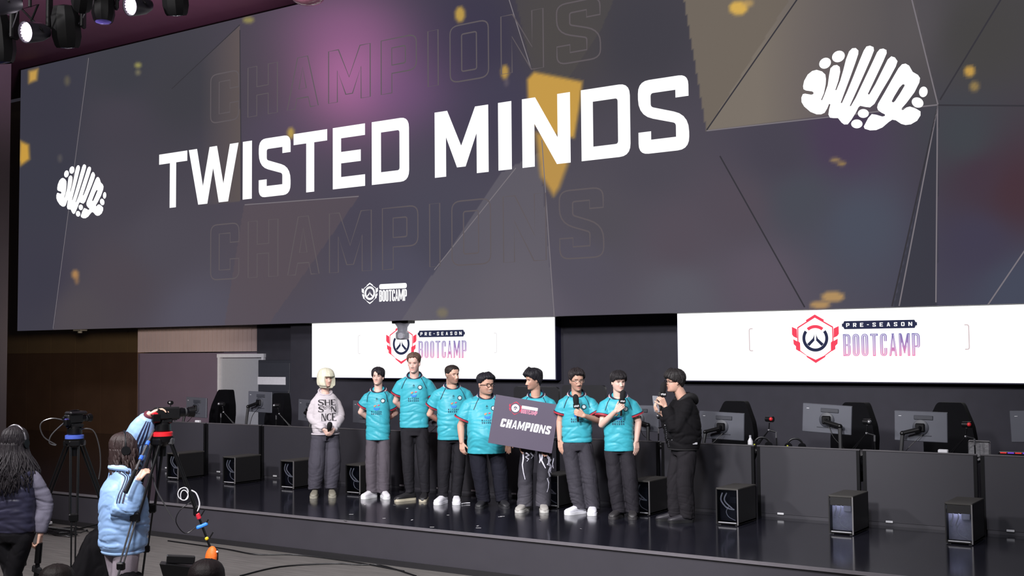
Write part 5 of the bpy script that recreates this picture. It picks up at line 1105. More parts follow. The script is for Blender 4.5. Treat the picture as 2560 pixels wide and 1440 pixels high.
# the board they hold
P6 = S; c4 = [world(S, (a, .20, b)) for a, b in ((-.532, .825), (.210, .688), (.329, 1.252), (-.409, 1.371))]
ex = (c4[1]-c4[0]+c4[2]-c4[3]).normalized(); wdt = ((c4[1]-c4[0]).length+(c4[2]-c4[3]).length)/2; ezv = (c4[3]-c4[0]+c4[2]-c4[1]); hgt = ezv.length/2; fn_ = ex.cross(ezv).normalized(); ezv = fn_.cross(ex).normalized()
cen = (c4[0]+c4[1]+c4[2]+c4[3])/4; t = thing('champions_board', 'dark violet award board lettered in white, held by two players', 'board', cen)
sk_ = .115/.56*0
bf = lambda o_: (lambda u, v: ex*u+ezv*v+fn_*o_)
shx = -.0
mb = MB(); mb.slab([[(-wdt/2, -hgt/2), (wdt/2, -hgt/2), (wdt/2, hgt/2), (-wdt/2, hgt/2)]], bf(.005), bf(-.005)); mb.build('panel', mat('board_violet', (92, 84, 102), .45, var=.1, scale=2), t, smooth=False)
mb = MB(); word(mb, 'CHAMPIONS', -wdt*.36, -.075, wdt*.78, .098, bf(.0075), s=.24, h=.2, gap=.1, slant=.12); mb.build('lettering', mat('board_white', (236, 236, 240), .5), t, smooth=False)
red_, drk_ = emblem(-.125, .165, .043); mb = MB()
for L in red_: mb.flat(L, bf(.007))
mb.build('emblem_shield', mat('board_red', (206, 58, 84), .5), t, smooth=False); mb = MB(); mb.flat([arc(-.125, .165, .02, .046, 0, 359.9, 30)], bf(.008))
for L in drk_[1:]: mb.flat(L, bf(.008))
mb.flat([rnd([(-.055, .172, .006), (.135, .172, .006), (.135, .208, .006), (-.055, .208, .006)])], bf(.0075)); mb.build('emblem_ring', MATS['board_white'], t, smooth=False)
mb = MB(); word(mb, 'BOOTCAMP', -.055, .118, .19, .05, bf(.0075), s=.17, h=.12, gap=.06, ws={c_: .42 for c_ in 'BOTCAP'}); mb.build('lettering', mat('board_pink', (222, 146, 172), .5), t, smooth=False)
# 7 - player with moustache and microphone
S = setup(dict(seed=77, pos=POS(1458, 1284), off=-.06, g=2, head=18, nod=.05, H=1.665, hh=.24, sw=.172, sh=1.352, skin='olive', hair=(42, 36, 38), wide=.96, jaw=.9, smile=.5, tache=((54, 40, 38), .95), beard=((104, 78, 66), .3), label='player with moustache and thin glasses holding a microphone at his chest', group=PG, neck=.055, footx=[-.04, .112],
    glasses=('thin', (120, 104, 92)), gw=.002,
    arms=dict(L=dict(el=(-.262, -.03, 1.06), wr=(-.262, .02, .85), d=(.12, .1, -1), n=(.6, -.7, 0), curl=14), R=dict(el=(.205, .02, 1.065), wr=(.025, .245, 1.14), d=(-.86, .2, .4), n=(-.1, -1, 0), curl=62, side=-1)),
    ov=0, hairf=hairstyle(.74, .57, .14, .028, .013, front=.014)))
person(S); jersey(S, .822, .176, .174, slr=.082, sl=.6); trousers(S, 'jeans', 'cloth_denim', 0, .108, .108, .100, S['footx'], fade((62, 60, 68), (70, 68, 76), .1, .7), cuffz=.05, fold=.009, hipw=.162, wz=.92, bunch=1.6); feet(S, (-52, -4), (228, 228, 236), (240, 240, 246), L=.295, wide=1.12)
micro('black microphone with square collar held by the player with the moustache', world(S, (-.056, .222, 1.19)), wdir(S, (-.09, .05, 1)), face=wdir(S, (0, 1, 0)))
# 8 - young player speaking into a microphone
S = setup(dict(seed=88, pos=POS(1560, 1294), off=-.045, g=0, head=24, nod=.06, H=1.645, hh=.22, sw=.172, sh=1.342, skin='pale', hair=(36, 33, 36), wide=1.04, smile=.5, label='young player with a dark fringe speaking into a microphone near his chin', group=PG, neck=.052, lid=.7, footx=[-.055, .10],
    arms=dict(L=dict(el=(-.235, .06, 1.045), wr=(-.075, .235, 1.205), d=(.72, .2, .66), n=(.1, -1, 0), curl=62, side=1), R=dict(el=(.178, -.03, 1.07), wr=(.152, .02, .865), d=(.0, .1, -1), n=(-.6, -.7, 0), curl=16)),
    hairf=hairstyle(.645, .52, .16, .024, .018, front=.006, a0=.75)))
person(S); jersey(S, .748, .170, .168, slr=.084, sl=.62); trousers(S, 'trousers', 'cloth_denim', 0, .100, .101, .092, S['footx'], plain((44, 42, 48)), cuffz=.05, fold=.008, wz=.86, hipw=.154, hipd=.112); feet(S, (-28, -2), (50, 48, 50), (58, 56, 58), L=.275, wide=1.08, lace=(72, 70, 72))
micro('black microphone with square collar held by the young player with a fringe', world(S, (-.008, .232, 1.262)), wdir(S, (.10, .05, 1)), s=.92, face=wdir(S, (.2, 1, 0)))
# 9 - host in black
S = setup(dict(seed=99, pos=POS(1692, 1304), off=.075, g=-66, head=-74, nod=.02, H=1.655, hh=.226, sw=.18, sh=1.345, skin='mid', hair=(40, 37, 38), hy=-.065, wide=1.0, arm=.9, label='host in black hooded jacket seen in profile with microphone and cards', neck=.056, footx=[-.03, .10],
    glasses=('host', (36, 32, 34)),
    arms=dict(L=dict(el=(-.03, -.13, 1.03), wr=(-.135, -.03, 1.17), d=(-.72, .1, .5), n=(.1, -.4, 1), curl=40, side=-1), R=dict(el=(.01, .15, 1.03), wr=(-.105, .12, 1.265), d=(-.42, .1, .9), n=(-.55, -.75, .0), curl=60, side=1)),
    hairf=hairstyle(.66, .53, .08, .034, .028, front=.012)))
person(S); sh = S['shv']
t = top(S, 'jacket', 'cloth_cotton', .80, [(.83, .19, .165, .01), (.93, .215, .19, .005), (1.06, .22, .19, .0), (1.2, .205, .165, .005), (sh-.07, .19, .125, .01)], slv(S, .088, .092, .048, .96), plain((21, 20, 23)), fold=.013)
hd = MB(); hd.tube(catmull([(-.10, .03, sh+.03), (-.115, .09, sh+.05), (-.06, .15, sh+.02), (0, .165, sh-.01), (.06, .15, sh+.02), (.115, .09, sh+.05), (.10, .03, sh+.03), (.085, -.05, sh-.02)], 5), [.028, .034, .038, .042, .044, .046, .046, .046, .047, .048, .05]+[.05]*14+[.05, .048, .046, .044, .042, .04, .036, .034, .032, .03, .028], 12) if False else hd.tube(catmull([(-.075, -.06, sh-.03), (-.10, .03, sh+.03), (-.085, .105, sh+.015), (0, .15, sh-.035), (.085, .105, sh+.015), (.10, .03, sh+.03), (.075, -.06, sh-.03)], 5), [.022+.022*math.sin(PI*i/30) for i in range(31)], 12); hd.build('hood', mat('hood_black', (21, 20, 23), .8, bump=.2), t)
MB().tube([ring(.80, .172, .148, .01)[i] for i in range(36)], .014, 8, closed=True).build('waistband', mat('rib_black', (28, 27, 30), .85), t)
zp = MB()
for z in np.linspace(.83, 1.12, 14):
    h, n, i_, d_ = S['bvh'].ray_cast(Vector((.0, -1, z)), Vector((0, 1, 0)))
    if h: zp.box(h+Vector((0, -.002, 0)), (.008, .006, .012))
zp.build('zip', mat('zip_metal', (150, 150, 156), .3, .8), t)
for x_, z_ in ((.06, 1.06), (.075, .9)):
    h, n, i_, d_ = S['bvh'].ray_cast(Vector((x_, -1, z_)), Vector((0, 1, 0)))
    if h: MB().ball(h, .008, 10, 6).build('snap_button', MATS['chrome'], t)
h, n, i_, d_ = S['bvh'].ray_cast(Vector((1, .06, .865)), Vector((-1, 0, 0)))
if h: MB().box(h, (.006, .055, .022), ch=.002).build('tab_label', mat('tab_pale', (190, 190, 196), .6), t); 
trousers(S, 'trousers', 'cloth_cotton', 0, .104, .092, .078, S['footx'], plain((36, 34, 38)), cuffz=.05, fold=.009, hipw=.16, wz=.92, foot_t=(-.05, .07)); feet(S, (-82, -74), (52, 50, 56), (30, 30, 32), L=.29, wide=.95, high=.9)
micro('black microphone with square collar held by the host', world(S, (-.14, .10, 1.335)), wdir(S, (.12, -.05, 1)), face=wdir(S, (.35, 1, 0)))
pc_ = world(S, (-.205, -.03, 1.29)); t = thing('cue_cards', 'grey cue cards in the raised hand of the host', 'cards', pc_)
rX = wdir(S, (.42, .85, .0)).normalized(); rU = wdir(S, (-.1, .05, 1)).normalized()
for i in range(3): o_ = rX.cross(rU)*.003*i; mb = MB(); mb.slab([[(-.07, -.085), (.07, -.085), (.07, .085), (-.07, .085)]], lambda u, v, o_=o_, i=i: rX*(u+.003*i)+rU*(v-.004*i)+o_, lambda u, v, o_=o_, i=i: rX*(u+.003*i)+rU*(v-.004*i)+o_+rX.cross(rU)*.0015); mb.build('card', mat('card_grey', (150, 150, 158), .5), t, smooth=False, fixn=True)
# ------------------------------------------------------------ camera crew in front of the stage
def setup2(S): S['pos'] = Vector(S['pos']); return setup(S)
def arm_stripes(c, cols, path, ref, dist=.13, col=(28, 34, 62), lo=.02):
    P = [Vector(p) for p in path]; nv = np.array(s2l(col))
    for a, b in zip(P[:-1], P[1:]):
        ax = (b-a); L = ax.length; ax.normalize(); r = (ref-ax*ref.dot(ax)).normalized(); w = ax.cross(r)
        q = c-np.array(a); t = q @ np.array(ax); s_ = q @ np.array(w); u = q @ np.array(r); d = np.hypot(s_, u)
        for k in (-.021, 0, .021): cols[(t > lo) & (t < L+.02) & (d < dist) & (u > 0) & (np.abs(s_-k) < .0058)] = nv
    return cols
# woman in the pale blue jacket, reaching up to the camera
S = setup2(dict(seed=121, pos=(-7.92, 6.07, 0), off=.03, g=118, head=96, nod=-.02, H=1.69, hh=.228, sw=.165, sh=1.36, skin='mid', hair=(46, 34, 34), hx=.0, label='woman in pale blue striped track jacket reaching up to the video camera', neck=.048, footx=[-.03, .08], arm=.9, hands=.95,
    arms=dict(L=dict(el=(.035, .20, 1.075), wr=(.135, .17, 1.325), d=(.6, -.1, .75), n=(.6, -.6, -.4), curl=55, side=1), R=dict(sh=(.085, -.13, 1.37), el=(.125, -.08, 1.60), wr=(.225, .06, 1.845), d=(.85, -.05, .42), n=(.4, 0, -1), curl=30, side=1)),
    hairf=lambda tt, ph: 0 if (abs(ph) < .72 and tt < .72) else np.interp(tt, [-.12, .1, .5, .8, 1], [.036, .040, .030, .024, .022])))
t_ = person(S); sh = S['shv']
t = top(S, 'track_jacket', 'cloth_jersey', .735, [(.75, .165, .15, .0), (.80, .19, .175, .0), (.95, .20, .185, -.005), (1.12, .198, .178, 0), (1.24, .19, .155, .006), (sh-.07, .178, .12, .01)], slv(S, .092, .112, .046, .93), plain((136, 168, 212)), vox=.009, fold=.013)
def stripe(S, par, path, ref, offs, m, wd=.011):
    """bands sewn along a sleeve: ribbons laid on its outer side"""
    P = catmull(path, 14); mb = MB()
    for o_ in offs:
        vs = []
        for i, p in enumerate(P):
            ax = (P[min(i+1, len(P)-1)]-P[max(i-1, 0)]).normalized(); r = (ref-ax*ref.dot(ax)).normalized(); w = ax.cross(r)
            for sg in (-1, 1):
                d_ = (r+w*(o_+sg*wd/2)/.08).normalized(); h = S['bvh'].ray_cast(p+d_*.22, -d_)[0]
                vs.append((h+d_*.003) if h and (h-p).length < .19 else None)
        fs = []; k = len(mb.v); idx = {}
        good = [v for v in vs if v is not None]
        for i, v in enumerate(vs):
            if v is not None: idx[i] = len(idx)
        for i in range(len(P)-1):
            q_ = (2*i, 2*i+1, 2*i+3, 2*i+2)
            if all(j in idx for j in q_) and max((vs[q_[0]]-vs[q_[3]]).length, (vs[q_[1]]-vs[q_[2]]).length) < .06: fs.append(tuple(idx[j] for j in q_))
        mb.add(good, fs)
    return mb.build('sleeve_stripe', m, par, smooth=False)
nvy = mat('stripe_navy', (26, 32, 60), .6)
for key, rf in (('L', S['J']((-.35, .75, .5))), ('R', S['J']((.25, .9, .2)))):
    s0, el, wr = S['armsv'][key]
    for o_ in (-.02, 0, .02): stripe(S, t, ([s0.lerp(Vector((0, 0, sh+.02)), .6), s0, s0.lerp(el, .8)] if key == 'L' else [s0.lerp(Vector((0, 0, sh+.02)), .6), s0, el, wr.lerp(el, .12)]), rf, (o_,), nvy)
for key, col in (('R', (96, 40, 54)), ('L', (150, 182, 224))):
    s0, el, wr = S['armsv'][key]; d = (wr-el).normalized(); MB().tube([el.lerp(wr, .9), el.lerp(wr, .99)], .043, 18).build('cuff', mat('cuff_%d' % col[0], col, .7), t)
MB().tube(catmull([(-.085, -.03, sh+.005), (-.10, .04, sh+.05), (-.05, .085, sh+.06), (.05, .085, sh+.06), (.10, .04, sh+.05), (.085, -.03, sh+.005)], 5), .024, 10).build('collar', mat('jacket_collar', (156, 186, 226), .7), t)
MB().tube([ring(.745, .160, .145, 0)[i] for i in range(36)], .014, 8, closed=True).build('waistband', mat('jacket_rib', (140, 172, 214), .8), t)
trousers(S, 'trousers', 'cloth_cotton', 0, .10, .094, .088, S['footx'], plain((150, 140, 150)), cuffz=.05, hipw=.16, wz=.95); feet(S, (100, 110), (60, 60, 64), (80, 80, 84), L=.25)
def locks(S, n, z0, z1, amin, amax, rad, seed, wave=.012, out=.0, mcol=None):
    """long hair: tapered strands falling from the head"""
    rng = random.Random(seed); M, k = S['M'], S['k']; mb = MB(); hh = S['hhv']
    for i in range(n):
        a = rng.uniform(amin, amax)*(1 if rng.random() < .5 else -1); x, y = headpt(.45, a); L = math.hypot(x, y); r0 = 1.22+rng.uniform(0, .12); ze = rng.uniform(z0, z1); P = []; ph = rng.uniform(0, 6)
        for j in range(8):
            f = j/7; z = .5*hh*(1-f)+ze*f; w = wave*math.sin(ph+f*7)*f; rr = r0*(1+.12*f) if not out else (r0*L*(1-f*f*(3-2*f))+(out+rng.uniform(0, .02))*f*f*(3-2*f))/L; P.append(M @ Vector((x*rr*k+w, y*rr*k*(1-(.15*f if not out else 0))+w*.6, z)))
        mb.tube(catmull(P, 2), [rad*(1-.6*(i_/14)**2) for i_ in range(15)], 6)
    return mb.build('hair_strands', mat('hair_%d' % S['seed'], (40, 30, 30)), S['t'], angle=0)
locks(S, 120, -.17, -.03, .95, PI, .011, 4, .032)
hp = MB(); M, k = S['M'], S['k']; hp.tube([M @ Vector((.105*math.sin(a)*k, .005, .45*S['hhv']+.155*k*math.cos(a))) for a in np.linspace(-1.6, 1.6, 16)], .009, 8)
hp.build('headset_band', M_metal, S['t'])
for sx in (-1, 1): MB().tube([M @ Vector((sx*.088*k, .005, .45*S['hhv'])), M @ Vector((sx*.115*k, .005, .45*S['hhv']))], .036, 14).build('headset_cup', M_metal, S['t'])
# woman with long hair and padded vest, seen from behind
S = setup2(dict(seed=131, pos=(-9.121, 5.884, 0), off=.02, g=158, head=146, nod=.02, H=1.71, hh=.232, sw=.165, sh=1.395, skin='mid', hair=(40, 36, 40), hx=0, label='woman with long dark hair and navy padded vest seen from behind', neck=.05, footx=[-.08, .12],
    arms=dict(L=dict(el=(.262, .02, 1.07), wr=(.236, .06, .80), d=(-.1, .1, -1), n=(-.8, -.4, 0), curl=60), R=dict(el=(-.235, 0, 1.07), wr=(-.22, .05, .82), d=(0, .1, -1), n=(.8, 0, 0), curl=30)),
    hairf=lambda tt, ph: 0 if (abs(ph) < .95 and tt < .75) else np.interp(tt, [-.12, .1, .5, .8, 1], [.042, .040, .030, .024, .022])))
person(S); sh = S['shv']
mbk = MB()
def vest(c): return np.tile(np.array(s2l((54, 53, 74))), (len(c), 1))
t = top(S, 'jumper', 'cloth_cotton', .86, [(.88, .165, .12, 0), (1.1, .165, .12, 0), (sh-.07, .172, .112, .008)], slv(S, .072, .074, .040, .97), plain((122, 119, 136)), fold=.010)
mb = MB(); mb.loft([ring(z, w, d, .006) for z, w, d in [(.83, .182, .135), (.86, .19, .142), (1.0, .186, .146), (1.15, .186, .143), (1.27, .186, .136), (sh-.07, .186, .128), (sh-.03, .165, .112), (sh+.0, .135, .098), (sh+.02, .105, .09), (sh+.05, .078, .08)]])
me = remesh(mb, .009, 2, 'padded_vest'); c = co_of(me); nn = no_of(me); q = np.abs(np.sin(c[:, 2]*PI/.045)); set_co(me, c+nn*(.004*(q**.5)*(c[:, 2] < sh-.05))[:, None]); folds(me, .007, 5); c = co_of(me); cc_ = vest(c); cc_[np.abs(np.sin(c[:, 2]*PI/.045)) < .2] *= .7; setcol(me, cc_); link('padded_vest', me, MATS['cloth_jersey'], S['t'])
trousers(S, 'trousers', 'cloth_cotton', 0, .10, .08, .07, S['footx'], plain((34, 33, 37)), cuffz=.05, hipw=.168, wz=.95); feet(S, (160, 150), (40, 40, 44), (50, 50, 54), L=.25)
locks(S, 300, -.33, -.16, 1.1, PI, .0085, 8, .022, .185)
M, k = S['M'], S['k']; hp = MB(); hp.tube([M @ Vector((.108*math.sin(a)*k, .005, .45*S['hhv']+.158*k*math.cos(a))) for a in np.linspace(-1.6, 1.6, 16)], .010, 8); hp.build('headset_band', mat('headset_grey', (92, 90, 96), .35, .4), S['t'])
for sx in (-1, 1): MB().tube([M @ Vector((sx*.092*k, .0, .45*S['hhv'])), M @ Vector((sx*.118*k, .0, .45*S['hhv']))], .038, 14).build('headset_cup', M_metal, S['t'])
hw = world(S, (.228, .08, .70)); t = thing('folding_stool', 'black folded stool hanging from the hand of the woman in the vest', 'stool', hw); MB().tube([(0, 0, .03), (-.02, 0, -.14)], .028, 10).build('grip', M_metal, t)
for a in (-.04, .0, .04): MB().tube([(-.02, 0, -.12), (-.05+a*2, 0, -.62)], .016, 8).build('leg', M_metal, t)
MB().box((-.03, 0, -.2), (.12, .03, .06), M=rot('Y', .15), ch=.01).build('strap', mat('strap_black', (28, 28, 32), .8), t)

# two tripods with video cameras
M_tube = mat('tripod_black', (20, 20, 22), .3, .4); M_tubeg = mat('tripod_grey', (120, 120, 124), .25, .8)
def tripod(cx, cy, zb, angs, rf, ringc, label, bright=(0,), q1=.44, q2=.76):
    base = Vector((cx, cy, 0)); r = VIEWR(base); f = Vector((-r.y, r.x, 0)); t = thing('tripod', label, 'tripod', base); legs = []
    for i, (a, rr) in enumerate(zip(angs, rf)):
        d = r*math.cos(R(a))+f*math.sin(R(a)); tg = Vector((-d.y, d.x, 0)); h = Vector((0, 0, zb-.05))+d*.07; ft = d*rr; legs.append((h, ft)); L = lambda q: h.lerp(ft, q); mg = M_tubeg if i in bright else M_tube
        leg = MB().tube([L(0)+tg*.035, L(q1+.02)+tg*.03], .0115, 8).build('leg', M_tube, t)
        MB().tube([L(0)-tg*.035, L(q1+.02)-tg*.03], .0115, 8).build('leg_tube', M_tube, leg)
        MB().box(L(q1), (.085, .045, .08), M=Matrix((tg, d, Vector((0, 0, 1)))).transposed(), ch=.012).build('leg_clamp', M_tube, leg)
        for s_ in (-1, 1): MB().tube([L(q1)+tg*.019*s_, L(q2)+tg*.017*s_], .0075, 8).build('lower_tube', mg, leg)
        MB().box(L(q2), (.065, .045, .06), M=Matrix((tg, d, Vector((0, 0, 1)))).transposed(), ch=.01).build('lower_clamp', M_tube, leg)
        MB().tube([L(q2), L(.985)], .009, 8).build('end_tube', mg, leg); MB().ball(L(.985)+Vector((0, 0, .012)), .024, 10, 6).build('foot', M_tube, leg)
        if q1 > .4: MB().tube([Vector((0, 0, zb*.44)), L(q1+.08)], .008, 6).build('spreader_arm', M_tube, t)
        MB().box(h+Vector((0, 0, .01)), (.10, .05, .06), M=Matrix((tg, d, Vector((0, 0, 1)))).transposed(), ch=.012).build('hinge', M_tubeg if i == 1 else M_tube, t)
    MB().lathe([(.0, zb-.16), (.03, zb-.16), (.035, zb-.08), (.085, zb-.04), (.09, zb+.0), (.07, zb+.005)], seg=22).build('bowl', M_tube, t)
    MB().lathe([(.074, zb), (.086, zb+.004), (.086, zb+.036), (.074, zb+.04)], seg=22).build('bowl_ring', ringc, t)
    MB().lathe([(.05, zb+.03), (.07, zb+.05), (.068, zb+.10), (.05, zb+.12)], seg=20).build('fluid_head', M_tube, t)
    MB().box((0, 0, zb+.125), (.16, .09, .03), M=Matrix((r, f, Vector((0, 0, 1)))).transposed(), ch=.006).build('head_plate', M_tube, t)
    return t, legs, r, f
B1 = Vector((-7.71, 6.32, 0)); T1, L1, r1, f1 = tripod(-7.71, 6.32, 1.655, (232, 352, 108), (.80, .66, .66), mat('ring_red', (206, 34, 44), .35), 'black tripod with a red ring beside the woman in pale blue', (0,), .35, .57)
ph = -r1*.25-f1*.35+Vector((0, 0, 1.30)); hb = Vector((0, 0, 1.75))-r1*.05
pan = MB().tube([hb, hb.lerp(ph, .5), ph], .010, 8).build('pan_handle', M_tubeg, T1); MB().tube([ph.lerp(hb, .25), ph-(hb-ph)*.1], .018, 10).build('handle_grip', M_tube, pan)
for q_ in (.28, .52): MB().tube([hb.lerp(ph, q_), hb.lerp(ph, q_+.06)], .016, 10).build('handle_band', mat('band_blue', (46, 96, 220), .5), pan)
def vcam(loc, ax, label, accent, s=1., cover=False, handle=True):
    t = thing('video_camera', label, 'video camera', loc); ax = Vector(ax); ax.z = 0; ax.normalize(); sd = Vector((-ax.y, ax.x, 0)); B = Matrix((ax, sd, Vector((0, 0, 1)))).transposed(); p = lambda a, b, c: (ax*a+sd*b+Vector((0, 0, c)))*s
    MB().box(p(-.02, 0, .075), (.26*s, .12*s, .13*s), M=B, ch=.016*s).build('body', mat('camera_black', (17, 17, 19), .4), t)
    MB().tube([p(.10, 0, .08), p(.15, 0, .08), p(.155, 0, .08), p(.22, 0, .08)], [.05*s, .05*s, .044*s, .046*s], 20).build('lens_barrel', M_gloss, t); MB().tube([p(.215, 0, .08), p(.27, 0, .08)], [.052*s, .06*s], 20).build('lens_hood', M_tube, t)
    MB().tube([p(.262, 0, .08), p(.266, 0, .08)], .042*s, 18).build('front_glass', mat('lens_dark', (40, 44, 60), .05), t); MB().tube([p(.17, 0, .08), p(.185, 0, .08)], .0475*s, 18).build('focus_ring', mat('ring_grip', (44, 44, 48), .7), t)
    if handle: MB().tube(catmull([p(-.1, 0, .14), p(-.08, 0, .185), p(.06, 0, .19), p(.09, 0, .14)], 4), .014*s, 8).build('top_handle', M_tube, t)
    MB().box(p(-.17, .0, .09), (.07*s, .05*s, .05*s), M=B, ch=.008).build('viewfinder', M_tube, t); MB().box(p(-.15, -.03, .03), (.09*s, .07*s, .09*s), M=B, ch=.008).build('battery', M_tube, t)
    MB().box(p(-.15, -.02, .075), (.085*s, .075*s, .03*s), M=B, ch=.008).build('accent_cap', accent, t)
    MB().box(p(0, 0, .004), (.16*s, .07*s, .014*s), M=B).build('base_plate', M_tubeg, t)
    if cover:
        mb = MB(); mb.box(p(.02, .0, .16), (.30*s, .16*s, .05*s), M=B, ch=.02); mb.build('rain_cover', mat('cover_black', (26, 24, 28), .35, bump=.3), t)
    return t
vcam(B1+r1*.05+Vector((0, 0, 1.785)), r1*.93+f1*.36, 'black video camera with red cap held steady by the woman in pale blue', mat('accent_red', (190, 24, 40), .4), .78, handle=False)
T2, L2, r2, f2 = tripod(-9.625, 6.86, 1.53, (152, 28, 270), (.64, .64, .62), mat('ring_blue', (70, 92, 180), .35), 'black tripod with a blue ring between the two women', ())
vcam(Vector((-9.625, 6.86, 1.67)), r2*.8+f2*.6, 'black covered video camera on the blue-ringed tripod', mat('accent_violet', (50, 44, 110), .4), .66, True)
for pts, m, lb in [([Vector((-9.625, 6.86, 1.56))+r2*a+Vector((0, 0, b)) for a, b in ((.03, .06), (.16, .05), (.22, -.1), (.235, -.28), (.22, -.42))], M_tubeg, 'pale cable looping down the right side of the blue-ringed tripod'), ([Vector((-9.625, 6.86, 1.70))+r2*a+Vector((0, 0, b)) for a, b in ((-.08, -.0), (-.2, -.12), (-.22, -.2), (-.16, -.22), (-.27, -.14), (-.30, -.02), (-.2, .03), (-.06, .0))], M_tubeg, 'pale cable looping left of the covered camera')]:
    tag(MB().tube(catmull(pts, 5), .006, 6).build('camera_cable', m), lb, 'cable')
# things clipped to the right-hand leg of the red-ringed tripod
h, ft = L1[1]; at = lambda q: B1+h.lerp(ft, q); near = -f1
for q_, nm, lb, c, sz in [(.375, 'clamp', 'small red clamp on the right leg of the red-ringed tripod', (196, 40, 56), (.034, .05, .055)), (.425, 'clamp', 'bright blue clamp on the right leg of the red-ringed tripod', (50, 130, 226), (.095, .05, .028)), (.49, 'clip', 'small yellow clip on the right leg of the red-ringed tripod', (214, 190, 40), (.03, .03, .028))]:
    t = thing(nm, lb, 'clamp', at(q_)+near*.02); B = Matrix((r1, f1, Vector((0, 0, 1)))).transposed() @ rot('Y', -.35); MB().box((0, 0, 0), sz, M=B, ch=.008).build('jaw', mat('clip_%d' % c[0], c, .4), t); MB().tube([r1*.02, r1*.05+Vector((0, 0, .05))], .006, 6).build('lever', M_tube, t)
t = thing('pouch', 'orange pouch hanging on the right leg of the red-ringed tripod', 'pouch', at(.585)+near*.03-r1*.02); mb = MB(); mb.ball((0, 0, 0), (.055, .045, .095), 16, 12, M=rot('Y', .2)); mb.build('body', mat('orange_cloth', (246, 112, 40), .6, bump=.3, scale=12), t); MB().box(r1*.04+Vector((0, 0, .02)), (.03, .06, .09), M=Matrix((r1, f1, Vector((0, 0, 1)))).transposed(), ch=.008).build('strap', M_tube, t); MB().ball(r1*.045+near*.04+Vector((0, 0, .05)), .010, 8, 6).build('buckle', M_clip, t)
cp = at(.26)-r1*.05+near*.05
tag(MB().tube([cp+r1*(.035*math.cos(a)*(1+.3*math.sin(a*.5)))+Vector((0, 0, .045*math.sin(a)+.012*math.cos(a*.37)))+near*.01*math.sin(a*.3) for a in np.linspace(0, 15, 60)], .004, 6).build('cable_coil', mat('cable_white', (206, 206, 212), .5)), 'coil of white cable hung on the right leg of the red-ringed tripod', 'cable')
tag(MB().tube(catmull([cp+r1*.06+Vector((0, 0, .03)), cp+r1*.10+Vector((0, 0, .0)), cp+r1*.125+Vector((0, 0, -.08)), cp+r1*.11+Vector((0, 0, -.14)), at(.35)], 6), .006, 6).build('cable_tail', MATS['cable_white']), 'white cable tail curving down beside the coil', 'cable')
tag(MB().tube(catmull([B1+Vector((0, 0, 1.62))-r1*.1, B1+Vector((0, 0, 1.3))-r1*.06-f1*.1, B1+Vector((0, 0, 1.12))+r1*.02-f1*.12, B1+Vector((0, 0, .98))+r1*.10-f1*.1], 6), .006, 6).build('loose_cable', M_tubeg), 'thin grey cable dangling between the legs of the red-ringed tripod', 'cable')
tag(MB().tube(catmull([at(.3), at(.34)-r1*.12, at(.40)-r1*.19, at(.46)-r1*.15, at(.42)-r1*.02], 6), .004, 6).build('loose_cable', M_tube), 'thin black cable bowing out from the right leg of the red-ringed tripod', 'cable')
# black coat over a chair behind the woman in blue, and a bag beside it
def draped(name, label, cat, c, prof, m, seed):
    r = VIEWR(c); f = Vector((-r.y, r.x, 0)); mb = MB(); rg = []
    for z, xl, xr, dd in prof: rg.append([Vector(((xl+xr)/2+(xr-xl)/2*math.copysign(abs(math.cos(a))**.7, math.cos(a)), dd*math.copysign(abs(math.sin(a))**.7, math.sin(a)), z)) for a in [2*PI*i/28 for i in range(28)]])
    mb.loft(rg); me = remesh(mb, .014, 3, name); folds(me, .018, seed, sc=(8, 8, 3)); c_ = co_of(me); c_[:, 2] = np.maximum(c_[:, 2], .004); set_co(me, c_); o = link(name, me, m); o.location = (c[0], c[1], 0); o.rotation_euler = (0, 0, math.atan2(r.y, r.x)); return tag(o, label, cat)
mc = mat('coat_black', (15, 14, 17), .9, var=.2, bump=.2, spec=.1)
draped('draped_coat', 'black coat draped over a low chair behind the woman in pale blue', 'coat', Vector((-8.47, 6.42, 0)), [(0, -.50, .15, .25), (.3, -.40, .14, .24), (.5, -.33, .13, .22), (.7, -.25, .10, .18), (.80, -.21, .06, .12), (.835, -.16, 0, .05)], mc, 3)
draped('black_bag', 'black bag on the floor right of the woman in pale blue', 'bag', Vector((-7.86, 6.02, 0)), [(0, -.15, .26, .2), (.3, -.14, .26, .19), (.48, -.10, .24, .17), (.56, -.04, .18, .12), (.60, .0, .1, .05)], mc, 6)
# hooded field monitor on a stand at the bottom edge
t = thing('field_monitor', 'black hooded field monitor at the bottom edge beside the seated viewer', 'monitor', (-6.44, 5.42, 0)); r = VIEWR(Vector((-6.44, 5.42, 0))); f = Vector((-r.y, r.x, 0)); B = Matrix((r, f, Vector((0, 0, 1)))).transposed()
P = lambda a, b, c: r*a+f*b+Vector((0, 0, c))
MB().box(P(.02, .02, .91), (.19, .05, .055), M=B @ rot('Y', .1), ch=.006).build('upper_housing', mat('monitor_black', (24, 24, 26), .35), t)
mb = MB(); mb.add([P(-.12, -.06, .90), P(.11, -.06, .86), P(.11, -.02, .66), P(-.06, -.02, .68), P(-.11, .06, .90), P(.12, .06, .86), P(.12, .06, .66), P(-.05, .06, .68)], [(0, 3, 2, 1), (4, 5, 6, 7), (0, 1, 5, 4), (2, 3, 7, 6), (0, 4, 7, 3), (1, 2, 6, 5)]); mb.build('hood', MATS['monitor_black'], t, smooth=False)
MB().tube([P(.02, .03, .7), P(.02, .03, .06)], .014, 8).build('stand_pole', M_tube, t)
for k in range(3): a = 2*PI*k/3; MB().tube([P(.02, .03, .25), P(.02+.3*math.cos(a), .03+.3*math.sin(a), .012)], .011, 8).build('stand_leg', M_tube, t)
